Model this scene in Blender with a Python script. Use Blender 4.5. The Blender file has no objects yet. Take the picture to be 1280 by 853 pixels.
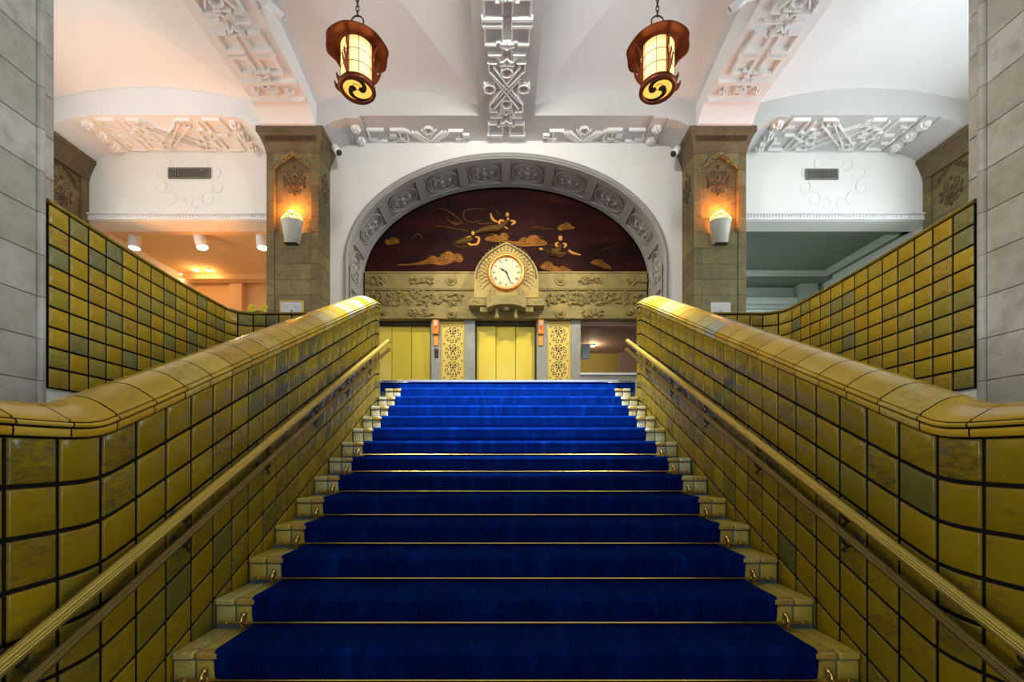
import bpy, math, random
from math import sin, cos, pi, sqrt, radians, atan2
from mathutils import Vector, Matrix
random.seed(7)
SC = bpy.context.scene
COL = SC.collection

# ------------------------------------------------------------------ camera, sky, lamps, exposure
# eye = origin, +Y into the hall, metres; lower floor at z = -1.474, landing at z = 1.076
F, VX, VY, CX = 544.0, 629.0, 575.0, -0.06
LOW, LAND = -1.474, 1.076
cam = bpy.data.cameras.new('camera'); cam_o = bpy.data.objects.new('camera', cam); COL.objects.link(cam_o)
cam_o.location = (CX, 0, 0); cam_o.rotation_euler = (pi/2, 0, 0)
cam.sensor_width = 36; cam.lens = F/1280*36
cam.shift_x = (640-VX)/1280; cam.shift_y = (VY-426.5)/1280
cam.clip_start = 0.05; cam.clip_end = 200
SC.camera = cam_o
w = bpy.data.worlds.new('sky'); SC.world = w; w.use_nodes = True
w.node_tree.nodes['Background'].inputs[0].default_value = (0.62, 0.80, 1.0, 1)
w.node_tree.nodes['Background'].inputs[1].default_value = 0.55
SC.view_settings.view_transform = 'Standard'; SC.view_settings.look = 'None'
SC.view_settings.exposure = 0.3; SC.view_settings.gamma = 1.0; SC.view_settings.use_curve_mapping = False
SC.cycles.max_bounces = 8; SC.cycles.diffuse_bounces = 5; SC.cycles.sample_clamp_indirect = 6

def aim(o, loc, to):
    o.location = loc
    o.rotation_euler = (Vector(to)-Vector(loc)).to_track_quat('-Z', 'Y').to_euler()
def area(name, loc, to, sx, sy, power, col):
    l = bpy.data.lights.new(name, 'AREA'); l.shape = 'RECTANGLE'; l.size = sx; l.size_y = sy; l.energy = power; l.color = col
    o = bpy.data.objects.new(name, l); COL.objects.link(o); aim(o, loc, to); return o
def spot(name, loc, to, power, col, ang=60, blend=.6, r=.06):
    l = bpy.data.lights.new(name, 'SPOT'); l.energy = power; l.color = col; l.spot_size = radians(ang); l.spot_blend = blend; l.shadow_soft_size = r
    o = bpy.data.objects.new(name, l); COL.objects.link(o); aim(o, loc, to); return o
def point(name, loc, power, col, r=.04, parent=None):
    l = bpy.data.lights.new(name, 'POINT'); l.energy = power; l.color = col; l.shadow_soft_size = r
    o = bpy.data.objects.new(name, l); COL.objects.link(o); o.location = loc
    if parent: o.parent = parent
    return o
DAY, WARM, AMBER = (0.80, 0.90, 1.0), (1.0, 0.91, 0.74), (1.0, 0.55, 0.20)
# fill lamps at added, unseen side windows; daylight through the front windows
for i, y in enumerate((4.9, 7.1)):
    area('window_daylight', (-9.35, y, 3.7), (0, y, 4.3), 1.6, 3.0, 85, (1.0, 0.88, 0.77))
    area('window_daylight', (9.35, y, 3.7), (0, y, 4.3), 1.6, 3.0, 150, (0.80, 0.91, 1.0))
for sx in (-1, 1):
    area('lobby_daylight', (sx*9.35, -2.6, 1.3), (0, -.4, .8), 3.2, 3.6, 290, (.88, .94, 1.0))  # added fill from the lobby sides for pillars and near tiles
for x in (-6.6, -3.3, 0, 3.3, 6.6):
    area('front_window_daylight', (x, -6.4, 4.2), (x*.6, 6, 3.0), 1.7, 3.4, 18, DAY)
# ceiling spotlights that wash the arch and the landing
spot('arch_spot', (-3.05, 6.15, 6.35), (.9, 9.8, 2.7), 680, WARM, 62)
spot('arch_spot', (3.05, 6.15, 6.35), (-.9, 9.8, 2.7), 680, WARM, 62)
for sx in (-1, 1):  # unseen fill spots, added to brighten stairs, well, vault and wings
    spot('stair_spot', (sx*2.1, 3.2, 6.2), (sx*.3, 5.5, .75), 6500, (.93, .97, 1.0), 42, 1.0)
    spot('well_spot', (sx*3.9, 4.3, 6.4), (-sx*3.4, 4.3, 1.3), 450 if sx < 0 else 200, (1.0, .88, .66), 44, .9)
    spot('vault_spot', (sx*.3, 3.95, 6.3), (sx*1.5, 8.7, 6.25), 330, (1.0, .97, .92), 88, .9, .2)
    spot('wing_spot', (sx*6.4, 4.1, 6.3), (sx*6.75, 9.3, 5.9), 150 if sx < 0 else 200, (.95, .95, 1.0) if sx < 0 else (.88, .95, 1.0), 70, .9)
spot('wing_uplight', (-6.75, 8.80, 1.3), (-6.75, 8.82, 6.6), 360, (1.0, .34, .05), 44, .7)  # unseen warm lamp without a fixture, added to tint the left soffit

# ------------------------------------------------------------------ mesh builder
class MB:
    def __init__(s): s.v = []; s.f = []; s.r = []; s.s = []
    def add(s, vs, fs, r=0.0, sm=False):
        o = len(s.v); s.v += [tuple(p) for p in vs]
        for f in fs: s.f.append(tuple(i+o for i in f)); s.r.append(r); s.s.append(sm)
    def box(s, x0, x1, y0, y1, z0, z1, b=0.0, r=0.0):
        if x0 > x1: x0, x1 = x1, x0
        if y0 > y1: y0, y1 = y1, y0
        if z0 > z1: z0, z1 = z1, z0
        if b <= 0:
            v = [(x, y, z) for x in (x0, x1) for y in (y0, y1) for z in (z0, z1)]
            s.add(v, [(0,1,3,2),(4,6,7,5),(0,4,5,1),(2,3,7,6),(0,2,6,4),(1,5,7,3)], r); return
        b = min(b, (x1-x0)*.45, (y1-y0)*.45, (z1-z0)*.45)
        X, Y, Z = (x0, x1), (y0, y1), (z0, z1); I = lambda c, i: c[i]+(b if i == 0 else -b)
        v = []; ix = {}
        for i in (0,1):
            for j in (0,1):
                for k in (0,1):
                    ix[i,j,k,0] = len(v); v.append((X[i], I(Y,j), I(Z,k)))
                    ix[i,j,k,1] = len(v); v.append((I(X,i), Y[j], I(Z,k)))
                    ix[i,j,k,2] = len(v); v.append((I(X,i), I(Y,j), Z[k]))
        f = []
        for i in (0,1):
            f.append([ix[i,0,0,0], ix[i,1,0,0], ix[i,1,1,0], ix[i,0,1,0]])
            f.append([ix[0,i,0,1], ix[1,i,0,1], ix[1,i,1,1], ix[0,i,1,1]])
            f.append([ix[0,0,i,2], ix[1,0,i,2], ix[1,1,i,2], ix[0,1,i,2]])
        for i in (0,1):
            for j in (0,1):
                f.append([ix[i,j,0,0], ix[i,j,1,0], ix[i,j,1,1], ix[i,j,0,1]])
                f.append([ix[i,0,j,0], ix[i,1,j,0], ix[i,1,j,2], ix[i,0,j,2]])
                f.append([ix[0,i,j,1], ix[1,i,j,1], ix[1,i,j,2], ix[0,i,j,2]])
                for k in (0,1): f.append([ix[i,j,k,0], ix[i,j,k,1], ix[i,j,k,2]])
        s.add(v, f, r)
    def rings(s, rs, closed=True, cap=True, r=0.0, sm=True):
        n = len(rs[0]); v = [p for q in rs for p in q]; f = []
        m = n if closed else n-1
        for i in range(len(rs)-1):
            for j in range(m):
                f.append((i*n+j, i*n+(j+1) % n, (i+1)*n+(j+1) % n, (i+1)*n+j))
        s.add(v, f, r, sm)
        if cap and closed:
            s.add(rs[0], [tuple(range(n))[::-1]], r); s.add(rs[-1], [tuple(range(n))], r)
    def tube(s, pts, rad, n=8, r=0.0, cap=True, flute=0.0, flat=None):
        P = [Vector(p) for p in pts]; R = rad if isinstance(rad, (list, tuple)) else [rad]*len(P)
        t0 = (P[1]-P[0]).normalized(); a = Vector((0,0,1)) if abs(t0.z) < .9 else Vector((1,0,0))
        u = t0.cross(a).normalized(); rs = []
        for i, p in enumerate(P):
            t = (P[min(i+1, len(P)-1)]-P[max(i-1, 0)])
            if t.length < 1e-9: t = t0
            t.normalize(); u = (u-t*u.dot(t)); u = u.normalized() if u.length > 1e-6 else t.orthogonal().normalized()
            q = t.cross(u)
            ring = []
            for k in range(n):
                rr = R[i]*(1-flute*(k % 2)); th = 2*pi*k/n
                ring.append(p+(u*cos(th)+q*sin(th))*rr)
            rs.append(ring)
        s.rings(rs, True, cap, r, True)
    def lathe(s, prof, n=24, at=(0,0,0), ax=None, r=0.0, sm=True, cap=True):
        # prof: (radius, height); ax(a,b,c)->xyz local frame, default z up
        rs = []
        for (q, h) in prof:
            rs.append([((at[0]+q*cos(2*pi*k/n), at[1]+q*sin(2*pi*k/n), at[2]+h) if ax is None else ax(q*cos(2*pi*k/n), q*sin(2*pi*k/n), h)) for k in range(n)])
        s.rings(rs, True, cap, r, sm)
    def prism(s, poly, fr, c0, c1, r=0.0):
        # poly in (a,b); fr(a,b,c)
        n = len(poly)
        v = [fr(a, b, c0) for a, b in poly]+[fr(a, b, c1) for a, b in poly]
        f = [tuple(range(n))[::-1], tuple(range(n, 2*n))]+[(i, (i+1) % n, n+(i+1) % n, n+i) for i in range(n)]
        s.add(v, f, r)
    def bar(s, fr, p, q, wd, t, r=0.0, ext=0.0):
        # raised chamfered bar on a surface frame fr(a,b,c)
        dx, dy = q[0]-p[0], q[1]-p[1]; L = sqrt(dx*dx+dy*dy) or 1e-6; dx /= L; dy /= L
        p = (p[0]-dx*ext, p[1]-dy*ext); q = (q[0]+dx*ext, q[1]+dy*ext); nx, ny = -dy*wd/2, dx*wd/2; k = .55
        v = []
        for c, m, e in ((0, 1, 0), (t, k, wd*.2)):
            for (b, sg) in ((p, 1), (q, -1)):
                for n_ in ((1, -1) if sg == 1 else (-1, 1)):
                    v.append(fr(b[0]+nx*n_*m+dx*e*sg, b[1]+ny*n_*m+dy*e*sg, c))
        s.add(v, [(4,5,6,7),(0,1,5,4),(1,2,6,5),(2,3,7,6),(3,0,4,7),(3,2,1,0)], r)
    def path(s, fr, pts, wd, t):
        for i in range(len(pts)-1): s.bar(fr, pts[i], pts[i+1], wd, t, 0, wd*.2)
    def arcbar(s, fr, c, rx, ry, a0, a1, wd, t, n=10):
        pts = [(c[0]+rx*cos(radians(a0+(a1-a0)*i/n)), c[1]+ry*sin(radians(a0+(a1-a0)*i/n))) for i in range(n+1)]
        for i in range(n): s.bar(fr, pts[i], pts[i+1], wd, t, 0, wd*.12)
    def cord(s, fr, pts, rad, h=0.0, n=6):
        # rounded strand lying on a surface frame
        s.tube([fr(a, b, h) for a, b in pts], rad, n)
    def blob(s, fr, a, b, ra, rb, h, n=10, m=3, r=0.0, rot=0.0):
        rs = []; cr, sr = cos(rot), sin(rot)
        for i in range(m+1):
            th = pi/2*i/m; q = cos(th)*.999+.001
            rs.append([fr(a+(ra*q*cos(2*pi*k/n))*cr-(rb*q*sin(2*pi*k/n))*sr, b+(ra*q*cos(2*pi*k/n))*sr+(rb*q*sin(2*pi*k/n))*cr, h*sin(th)) for k in range(n)])
        s.rings(rs, True, True, r, True)
    def grid(s, P, us, vs, r=0.0, sm=True):
        n = len(vs); v = [P(a, b) for a in us for b in vs]
        s.add(v, [(i*n+j, i*n+j+1, (i+1)*n+j+1, (i+1)*n+j) for i in range(len(us)-1) for j in range(n-1)], r, sm)
    def tile(s, P, s0, s1, t0, t1, g=.0065, b=.008, h=.010, n=1, m=1, r=0.0):
        def ladder(a0, a1, k):
            L = [(a0+g, 0), (a0+g+b*.35, h*.75), (a0+g+b, h)]
            A, B = a0+g+b, a1-g-b
            L += [(A+(B-A)*i/k, h) for i in range(1, k)]
            return L+[(B, h), (a1-g-b*.35, h*.75), (a1-g, 0)]
        U, V = ladder(s0, s1, n), ladder(t0, t1, m); nv = len(V)
        v = [P(a, c, min(ha, hc)) for a, ha in U for c, hc in V]
        s.add(v, [(i*nv+j, i*nv+j+1, (i+1)*nv+j+1, (i+1)*nv+j) for i in range(len(U)-1) for j in range(nv-1)], r, True)
    def build(s, name, mat, parent=None, loc=None):
        me = bpy.data.meshes.new(name); me.from_pydata(s.v, [], s.f); me.update()
        at = me.attributes.new('rnd', 'FLOAT', 'FACE'); at.data.foreach_set('value', s.r)
        me.polygons.foreach_set('use_smooth', s.s)
        me.materials.append(mat)
        o = bpy.data.objects.new(name, me); COL.objects.link(o)
        if parent: o.parent = parent
        if loc: o.location = loc
        return o

def tag(o, label, cat, group=None, kind=None):
    o['label'] = label; o['category'] = cat
    if group: o['group'] = group
    if kind: o['kind'] = kind
    return o
def thing(name, label, cat, loc=(0,0,0), group=None, rz=0):
    o = bpy.data.objects.new(name, None); COL.objects.link(o); o.location = loc; o.rotation_euler = (0,0,rz); o.empty_display_size = .1
    return tag(o, label, cat, group)
def struct(name, mb, mat):
    o = mb.build(name, mat); o['kind'] = 'structure'; return o
def dup(root, loc=None, rz=None, label=None):
    r = root.copy(); COL.objects.link(r)
    if loc is not None: r.location = loc
    if rz is not None: r.rotation_euler = (0,0,rz)
    if label: r['label'] = label
    for ch in list(root.children):
        c = ch.copy(); COL.objects.link(c); c.parent = r
        for g in list(ch.children):
            d = g.copy(); COL.objects.link(d); d.parent = c
    return r
def px(x, y, d): return ((x-VX)*d/F+CX, (VY-y)*d/F)          # picture measurement -> (X, Z) on the plane at depth d

# ------------------------------------------------------------------ materials
def nodes(name):
    m = bpy.data.materials.new(name); m.use_nodes = True
    nt = m.node_tree; return m, nt, nt.nodes, nt.links, nt.nodes['Principled BSDF']
def mix(nt, fac, a, b, mode='MIX'):
    n = nt.nodes.new('ShaderNodeMix'); n.data_type = 'RGBA'; n.blend_type = mode
    for sock, val in ((n.inputs[0], fac), (n.inputs[6], a), (n.inputs[7], b)):
        if hasattr(val, 'is_output'): nt.links.new(val, sock)
        elif isinstance(val, (int, float)): sock.default_value = val
        else: sock.default_value = (*val, 1)
    return n.outputs[2]
def noise(nt, scale, detail=4, rough=.6, stretch=(1,1,1), space='Object'):
    tc = nt.nodes.new('ShaderNodeTexCoord'); mp = nt.nodes.new('ShaderNodeMapping'); mp.inputs[3].default_value = stretch
    nt.links.new(tc.outputs[space], mp.inputs[0])
    n = nt.nodes.new('ShaderNodeTexNoise'); n.inputs['Scale'].default_value = scale; n.inputs['Detail'].default_value = detail; n.inputs['Roughness'].default_value = rough
    nt.links.new(mp.outputs[0], n.inputs['Vector']); return n.outputs[0]
def ramp(nt, fac, stops, interp='LINEAR'):
    n = nt.nodes.new('ShaderNodeValToRGB'); n.color_ramp.interpolation = interp
    while len(n.color_ramp.elements) < len(stops): n.color_ramp.elements.new(.5)
    for e, (p, c) in zip(n.color_ramp.elements, stops):
        e.position = p; e.color = (*c, 1) if not isinstance(c, (int, float)) else (c, c, c, 1)
    nt.links.new(fac, n.inputs[0]); return n.outputs[0]
def bump(nt, b, h, strength=.3, dist=.01):
    n = nt.nodes.new('ShaderNodeBump'); n.inputs['Strength'].default_value = strength; n.inputs['Distance'].default_value = dist
    nt.links.new(h, n.inputs['Height']); nt.links.new(n.outputs[0], b.inputs['Normal'])
def plain(name, col, rough=.5, metal=0.0, emit=None, es=0.0, var=.12, scale=6, bmp=0.0, coat=0.0):
    m, nt, N, L, b = nodes(name)
    c2 = tuple(max(0, x*(1-var)) for x in col); c1 = tuple(min(1, x*(1+var*.5)) for x in col)
    nz = noise(nt, scale)
    L.new(mix(nt, nz, c2, c1), b.inputs['Base Color'])
    b.inputs['Roughness'].default_value = rough; b.inputs['Metallic'].default_value = metal; b.inputs['Coat Weight'].default_value = coat
    if emit: b.inputs['Emission Color'].default_value = (*emit, 1); b.inputs['Emission Strength'].default_value = es
    if bmp: bump(nt, b, noise(nt, scale*12), bmp, .004)
    return m
def rnd_attr(nt):
    a = nt.nodes.new('ShaderNodeAttribute'); a.attribute_name = 'rnd'; return a.outputs['Fac']
def tile_mat(name, stops, blot, rough=.22, blot_lo=.56):
    m, nt, N, L, b = nodes(name)
    base = ramp(nt, rnd_attr(nt), stops)
    soft = noise(nt, 5, 3); base = mix(nt, ramp(nt, soft, [(.3, 0.0), (.75, .55)]), base, tuple(x*.55 for x in stops[1][1]))
    # glaze blots and drag marks that sit in the glaze of some tiles only
    marks = noise(nt, 42, 8, .85, (1, .45, 1.3)); amount = nt.nodes.new('ShaderNodeMath'); amount.operation = 'MULTIPLY_ADD'
    wn = nt.nodes.new('ShaderNodeTexWhiteNoise'); wn.noise_dimensions = '1D'; L.new(rnd_attr(nt), wn.inputs['W'])
    L.new(wn.outputs['Value'], amount.inputs[0]); amount.inputs[1].default_value = .22; L.new(marks, amount.inputs[2])
    fac = ramp(nt, amount.outputs[0], [(blot_lo, 0.0), (blot_lo+.2, .85)])
    L.new(mix(nt, fac, base, blot), b.inputs['Base Color'])
    b.inputs['Roughness'].default_value = rough; b.inputs['Specular IOR Level'].default_value = .36
    bump(nt, b, noise(nt, 14, 3), .18, .006)
    return m
def stone_mat(name, c1, c2, c3, rough=.7, bmp=.35):
    m, nt, N, L, b = nodes(name)
    a = mix(nt, ramp(nt, noise(nt, 1.4, 6, .65), [(.38, 0.0), (.62, 1.0)]), c1, c2)
    a = mix(nt, ramp(nt, noise(nt, 9, 6, .7), [(.46, 0.0), (.75, .8)]), a, c3)
    v = nt.nodes.new('ShaderNodeMath'); v.operation = 'MULTIPLY'; v.inputs[1].default_value = .55; L.new(rnd_attr(nt), v.inputs[0])
    a = mix(nt, v.outputs[0], a, c3)
    L.new(a, b.inputs['Base Color']); b.inputs['Roughness'].default_value = rough
    bump(nt, b, noise(nt, 40, 6, .7), bmp, .006); return m

M = {}
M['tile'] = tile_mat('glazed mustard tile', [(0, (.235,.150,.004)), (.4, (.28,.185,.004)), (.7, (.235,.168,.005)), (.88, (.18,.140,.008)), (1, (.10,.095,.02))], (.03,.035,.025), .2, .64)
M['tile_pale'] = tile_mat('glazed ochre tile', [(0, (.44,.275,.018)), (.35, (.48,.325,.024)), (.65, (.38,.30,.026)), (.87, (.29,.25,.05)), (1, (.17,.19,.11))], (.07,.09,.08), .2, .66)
M['coping'] = tile_mat('glazed coping tile', [(0, (.46,.26,.010)), (.4, (.52,.32,.016)), (.66, (.54,.40,.09)), (.85, (.50,.44,.20)), (1, (.26,.34,.33))], (.13,.11,.03), .2, .68)
M['grout'] = plain('dark grout', (.010,.009,.008), .9); M['grout'].node_tree.nodes['Principled BSDF'].inputs['Specular IOR Level'].default_value = .05
M['grout_blue'] = plain('blue grey grout', (.13,.17,.20), .8, bmp=.2)
M['stair_tile'] = tile_mat('stair tile', [(0, (.58,.44,.06)), (.4, (.62,.50,.10)), (.7, (.58,.52,.26)), (1, (.62,.62,.50))], (.14,.13,.04), .3, .68)
M['nosing_tile'] = plain('speckled nosing tile', (.55,.36,.08), .35, var=.6, scale=60)
M['pillar'] = stone_mat('grey pillar stone', (.38,.36,.31), (.56,.54,.50), (.25,.235,.17), .5)
M['pilaster'] = stone_mat('brown volcanic stone', (.165,.130,.045), (.255,.210,.085), (.075,.055,.025), .75)
M['capital'] = stone_mat('dark capital stone', (.115,.080,.038), (.17,.125,.06), (.06,.042,.022), .75)
M['carved'] = stone_mat('carved brown stone', (.08,.052,.026), (.12,.08,.04), (.05,.032,.016), .8)
M['frieze'] = stone_mat('ochre frieze stone', (.235,.180,.050), (.33,.245,.065), (.11,.105,.065), .7)
M['jamb'] = stone_mat('grey green jamb stone', (.30,.31,.26), (.36,.36,.30), (.22,.23,.20), .65)
M['plaster'] = plain('white plaster', (.80,.80,.78), .85, var=.05, scale=2, bmp=.06)
M['plaster_wall'] = plain('cream plaster', (.81,.80,.74), .85, var=.05, scale=1.5, bmp=.05)
M['relief'] = plain('relief plaster', (.84,.82,.78), .8, var=.05)
M['rib'] = plain('grey white plaster', (.56,.55,.52), .85, var=.06, scale=2)  # greyer ground: shade around the white relief put into the colour
M['arch'] = plain('grey painted plaster', (.36,.345,.31), .7, var=.15, scale=4)
M['peach'] = plain('peach painted plaster', (.86,.58,.30), .85, var=.06)
M['lounge_green'] = plain('grey green paint', (.17,.20,.155), .85, var=.06)
M['lounge_pale'] = plain('pale green paint', (.52,.60,.50), .85, var=.06)
M['white'] = plain('white enamel', (.82,.82,.80), .4, var=.03)
M['dark'] = plain('near black', (.01,.01,.01), .5)
M['brass'] = plain('polished brass', (.72,.52,.16), .25, 1.0)
M['rail'] = plain('antique brass', (.62,.47,.10), .42, .85, var=.2, scale=9)
M['rail_dark'] = plain('darkened brass', (.26,.19,.055), .42, .85, var=.25, scale=9)  # darker copy of the rail brass, shade under the upper rail painted in
M['iron'] = plain('dark bronze', (.06,.045,.03), .45, .8)
M['gold_door'] = plain('gold lacquered door', (.86,.66,.07), .16, .1, var=.05, coat=.4)
M['gilt'] = plain('gilt metal', (.85,.62,.14), .3, .35, var=.1)
M['copper'] = plain('aged copper', (.24,.062,.020), .42, .75, var=.45, scale=9)
M['copper_bezel'] = plain('bright copper', (.80,.30,.07), .3, .7)
M['lantern'] = plain('lantern glass', (.9,.7,.4), .4, 0, (1.0,.56,.18), 1.05, var=.05)
M['lantern_base'] = plain('amber lantern glass', (.9,.6,.2), .4, 0, (1.0,.48,.06), .95, var=.05)
M['bulb'] = plain('lit lamp', (1,.9,.7), .4, 0, (1.0,.72,.36), 14.0, var=0)
M['crest'] = plain('backlit crest', (1,.8,.4), .4, 0, (1.0,.58,.16), 1.2, var=0)
M['shade'] = plain('white ceramic shade', (.52,.52,.42), .4, var=.03)
M['lacquer'] = plain('dark red lacquer', (.020,.0025,.0018), .75, var=.8, scale=2.5)
m, nt, N, L, b = nodes('dark red lacquer'); lq = noise(nt, 1.1, 5, .7, (.5, 1, 2.6))
L.new(ramp(nt, lq, [(.35, (.006,.0016,.0012)), (.55, (.020,.003,.002)), (.72, (.055,.006,.003))]), b.inputs['Base Color']); b.inputs['Roughness'].default_value = .75; M['lacquer'] = m
M['lacquer'].node_tree.nodes['Principled BSDF'].inputs['Specular IOR Level'].default_value = .12
M['goldpaint'] = plain('gold lacquer paint', (.22,.085,.012), .6, .0, var=.75, scale=5)
M['dullgold'] = plain('dull gold paint', (.085,.042,.010), .5, .0, var=.5, scale=8)
M['skin'] = plain('pale gold paint', (.52,.24,.045), .5, var=.2, scale=8)
M['surround'] = stone_mat('gilded carved stone', (.33,.225,.05), (.42,.295,.075), (.24,.17,.05), .65)
M['dial'] = plain('cream dial', (.48,.45,.24), .4, var=.02)
M['ink'] = plain('black ink', (.012,.012,.012), .5)
M['orange'] = plain('orange indicator', (.75,.24,.02), .35, var=.1)
M['flower'] = plain('yellow petals', (.85,.68,.03), .6, var=.2, scale=30)
M['leaf'] = plain('green leaf', (.12,.18,.02), .6)
M['blind'] = plain('white slats', (.74,.80,.74), .6, var=.02)
M['brown_room'] = plain('brown painted plaster', (.36,.22,.16), .8)
M['room_yellow'] = plain('yellow painted wall', (.50,.42,.12), .8)
M['room_pink'] = plain('pink grey wall', (.50,.38,.36), .8)
M['floor'] = plain('stone floor', (.30,.29,.27), .35, var=.2, scale=3)
M['vent'] = plain('grey vent metal', (.20,.20,.17), .5, .3)
M['lens'] = plain('lens glass', (.02,.02,.02), .1)
m, nt, N, L, b = nodes('blue carpet')
st = noise(nt, 3.2, 8, .75, (3.5, 1, .7)); fine = noise(nt, 160, 2, .6)
c = ramp(nt, st, [(.25, (.0003,.005,.045)), (.55, (.0008,.014,.125)), (.8, (.003,.042,.29))])
L.new(mix(nt, ramp(nt, fine, [(.3, 0.0), (.7, .35)]), c, (.001,.004,.04)), b.inputs['Base Color'])
b.inputs['Roughness'].default_value = .95; b.inputs['Sheen Weight'].default_value = .02; b.inputs['Sheen Tint'].default_value = (.25,.4,1,1)
b.inputs['Specular IOR Level'].default_value = .0
bump(nt, b, fine, .6, .006); M['carpet'] = m

# ------------------------------------------------------------------ the setting: floors, walls, ceiling
def boxes(*bs, b=0):
    mb = MB()
    for q in bs: mb.box(*q, b=b)
    return mb
XO, YB, YV = 9.1, -6.2, 9.3
struct('floor', boxes((-XO, XO, YB, 6.2, LOW-.2, LOW)), M['floor'])
struct('floor_landing', boxes((-11.6, 11.6, 5.93, 13.2, LAND-.35, LAND-.004), (-XO, -3.56, 2.2, 5.93, LAND-.35, LAND-.004), (3.56, XO, 2.2, 5.93, LAND-.35, LAND-.004),
                              (-3.56, -1.73, 5.60, 5.93, LAND-.35, LAND-.004), (1.73, 3.56, 5.60, 5.93, LAND-.35, LAND-.004)), M['floor'])
def wall_with_windows(name, fixed, along0, along1, z0, z1, wins, wz0, wz1, axis, th=.25):
    mb = MB()
    def put(a0, a1, c0, c1):
        if axis == 'x': mb.box(fixed, fixed+th, a0, a1, c0, c1)
        else: mb.box(a0, a1, fixed, fixed+th, c0, c1)
    cur = along0
    for a0, a1 in wins:
        w0, w1 = (-.5, 3.1) if a0 == -4.2 else (wz0, wz1)
        put(cur, a0, z0, z1); put(a0, a1, z0, w0); put(a0, a1, w1, z1); cur = a1
    put(cur, along1, z0, z1)
    return struct(name, mb, M['plaster_wall'])
wy = [(-4.2, -1.0), (4.05, 5.75), (6.25, 7.95)]  # unseen side windows, added as openings for the fill lamps
wall_with_windows('wall_left', -XO-.25, YB, 13.2, LOW, 7.4, wy, 2.1, 5.3, 'x')
wall_with_windows('wall_right', XO, YB, 13.2, LOW, 7.4, wy, 2.1, 5.3, 'x')
wx = [(x-.9, x+.9) for x in (-6.6, -3.3, 0, 3.3, 6.6)]
wall_with_windows('wall_front', YB-.25, -XO, XO, LOW, 7.4, wx, 2.4, 6.0, 'y')
n = 0
for sx in (-1, 1):
    for a0, a1 in wy:
        n += 1; X = sx*(XO+.12); mb = MB(); q0, q1 = (-.5, 3.1) if a0 == -4.2 else (2.1, 5.3)
        mb.box(X-.05, X+.05, a0, a0+.07, q0, q1); mb.box(X-.05, X+.05, a1-.07, a1, q0, q1); mb.box(X-.05, X+.05, a0, a1, q0, q0+.08); mb.box(X-.05, X+.05, a0, a1, q1-.08, q1)
        for k in (1, 2): mb.box(X-.025, X+.025, a0+(a1-a0)*k/3-.02, a0+(a1-a0)*k/3+.02, q0+.08, q1-.08)
        for k in (1, 2, 3): mb.box(X-.025, X+.025, a0+.07, a1-.07, q0+.8*k-.02, q0+.8*k+.02)
        struct('window_%d' % n, mb, M['white'])
for a0, a1 in wx:
    n += 1; mb = MB(); Y = YB-.12
    mb.box(a0, a0+.07, Y-.05, Y+.05, 2.4, 6.0); mb.box(a1-.07, a1, Y-.05, Y+.05, 2.4, 6.0); mb.box(a0, a1, Y-.05, Y+.05, 2.4, 2.48); mb.box(a0, a1, Y-.05, Y+.05, 5.92, 6.0)
    mb.box((a0+a1)/2-.02, (a0+a1)/2+.02, Y-.025, Y+.025, 2.48, 5.92)
    for k in (1, 2, 3): mb.box(a0+.07, a1-.07, Y-.025, Y+.025, 2.4+.9*k-.02, 2.4+.9*k+.02)
    struct('window_%d' % n, mb, M['white'])

# vaulted ceiling: groin vaults between the flat ribs
ZS, ZV, RISE, YF, YR = 6.6, 6.79, .30, 8.34, 3.76
HB, P0, P1, XP = .53, 3.64, 4.68, 8.9
vault = MB()
def bay(x0, x1, y0, y1, rise):
    xc, yc, hx, hy = (x0+x1)/2, (y0+y1)/2, (x1-x0)/2, (y1-y0)/2
    ts = [i/12-1 for i in range(25)]; rs = [i/14 for i in range(15)]
    for web in range(4):
        def P(t, r):
            u, v = [(t*r, r), (t*r, -r), (r, t*r), (-r, t*r)][web]
            zz = 1-min(u*u, v*v) if True else 0
            return (xc+u*hx, yc+v*hy, ZV+rise*zz)
        vault.grid(P, ts, rs)
for sx in (-1, 1):
    a, b_ = sorted((sx*HB, sx*P0)); bay(a, b_, YR, YF, RISE)
    a, b_ = sorted((sx*P1, sx*XO)); bay(a, b_, YR, YF, .34)
vault.box(-XO, XO, YB, 2.75, 6.95, 7.1); vault.box(-XO, XO, 2.75, YR, ZS, 7.2); vault.box(-XO, XO, 2.75, 13.2, 7.25, 7.4)
struct('ceiling', vault, M['plaster'])

# ---- relief vocabulary for ribs and soffits (a = across, b = along)
def half_key(mb, fr, b0, s, wd=.046, t=.065):
    # from a mirror line at b0 outwards in direction s: double bar, box, fret, star
    for sa in (-1, 1):
        mb.bar(fr, (sa*.06, b0+s*.05), (sa*.39, b0+s*.05), .075, t)
        mb.bar(fr, (sa*.345, b0+s*.06), (sa*.345, b0+s*.34), wd*.7, t*.8)
        mb.bar(fr, (sa*.16, b0+s*.345), (sa*.36, b0+s*.345), .05, t)
        mb.bar(fr, (sa*.085, b0+s*.52), (sa*.31, b0+s*.52), .05, t)
        mb.bar(fr, (sa*.075, b0+s*.1), (sa*.075, b0+s*.62), wd*.6, t*.6)
        mb.path(fr, [(0, b0+s*.43), (sa*.055, b0+s*.38), (sa*.11, b0+s*.38), (sa*.11, b0+s*.30), (sa*.17, b0+s*.30)], wd*.8, t)
        mb.path(fr, [(0, b0+s*.58), (sa*.055, b0+s*.64), (sa*.12, b0+s*.64), (sa*.12, b0+s*.57), (sa*.16, b0+s*.57)], wd*.8, t)
        mb.bar(fr, (0, b0+s*.33), (sa*.12, b0+s*.33), .05, t)
        mb.bar(fr, (0, b0+s*.70), (sa*.13, b0+s*.70), .05, t)
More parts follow.
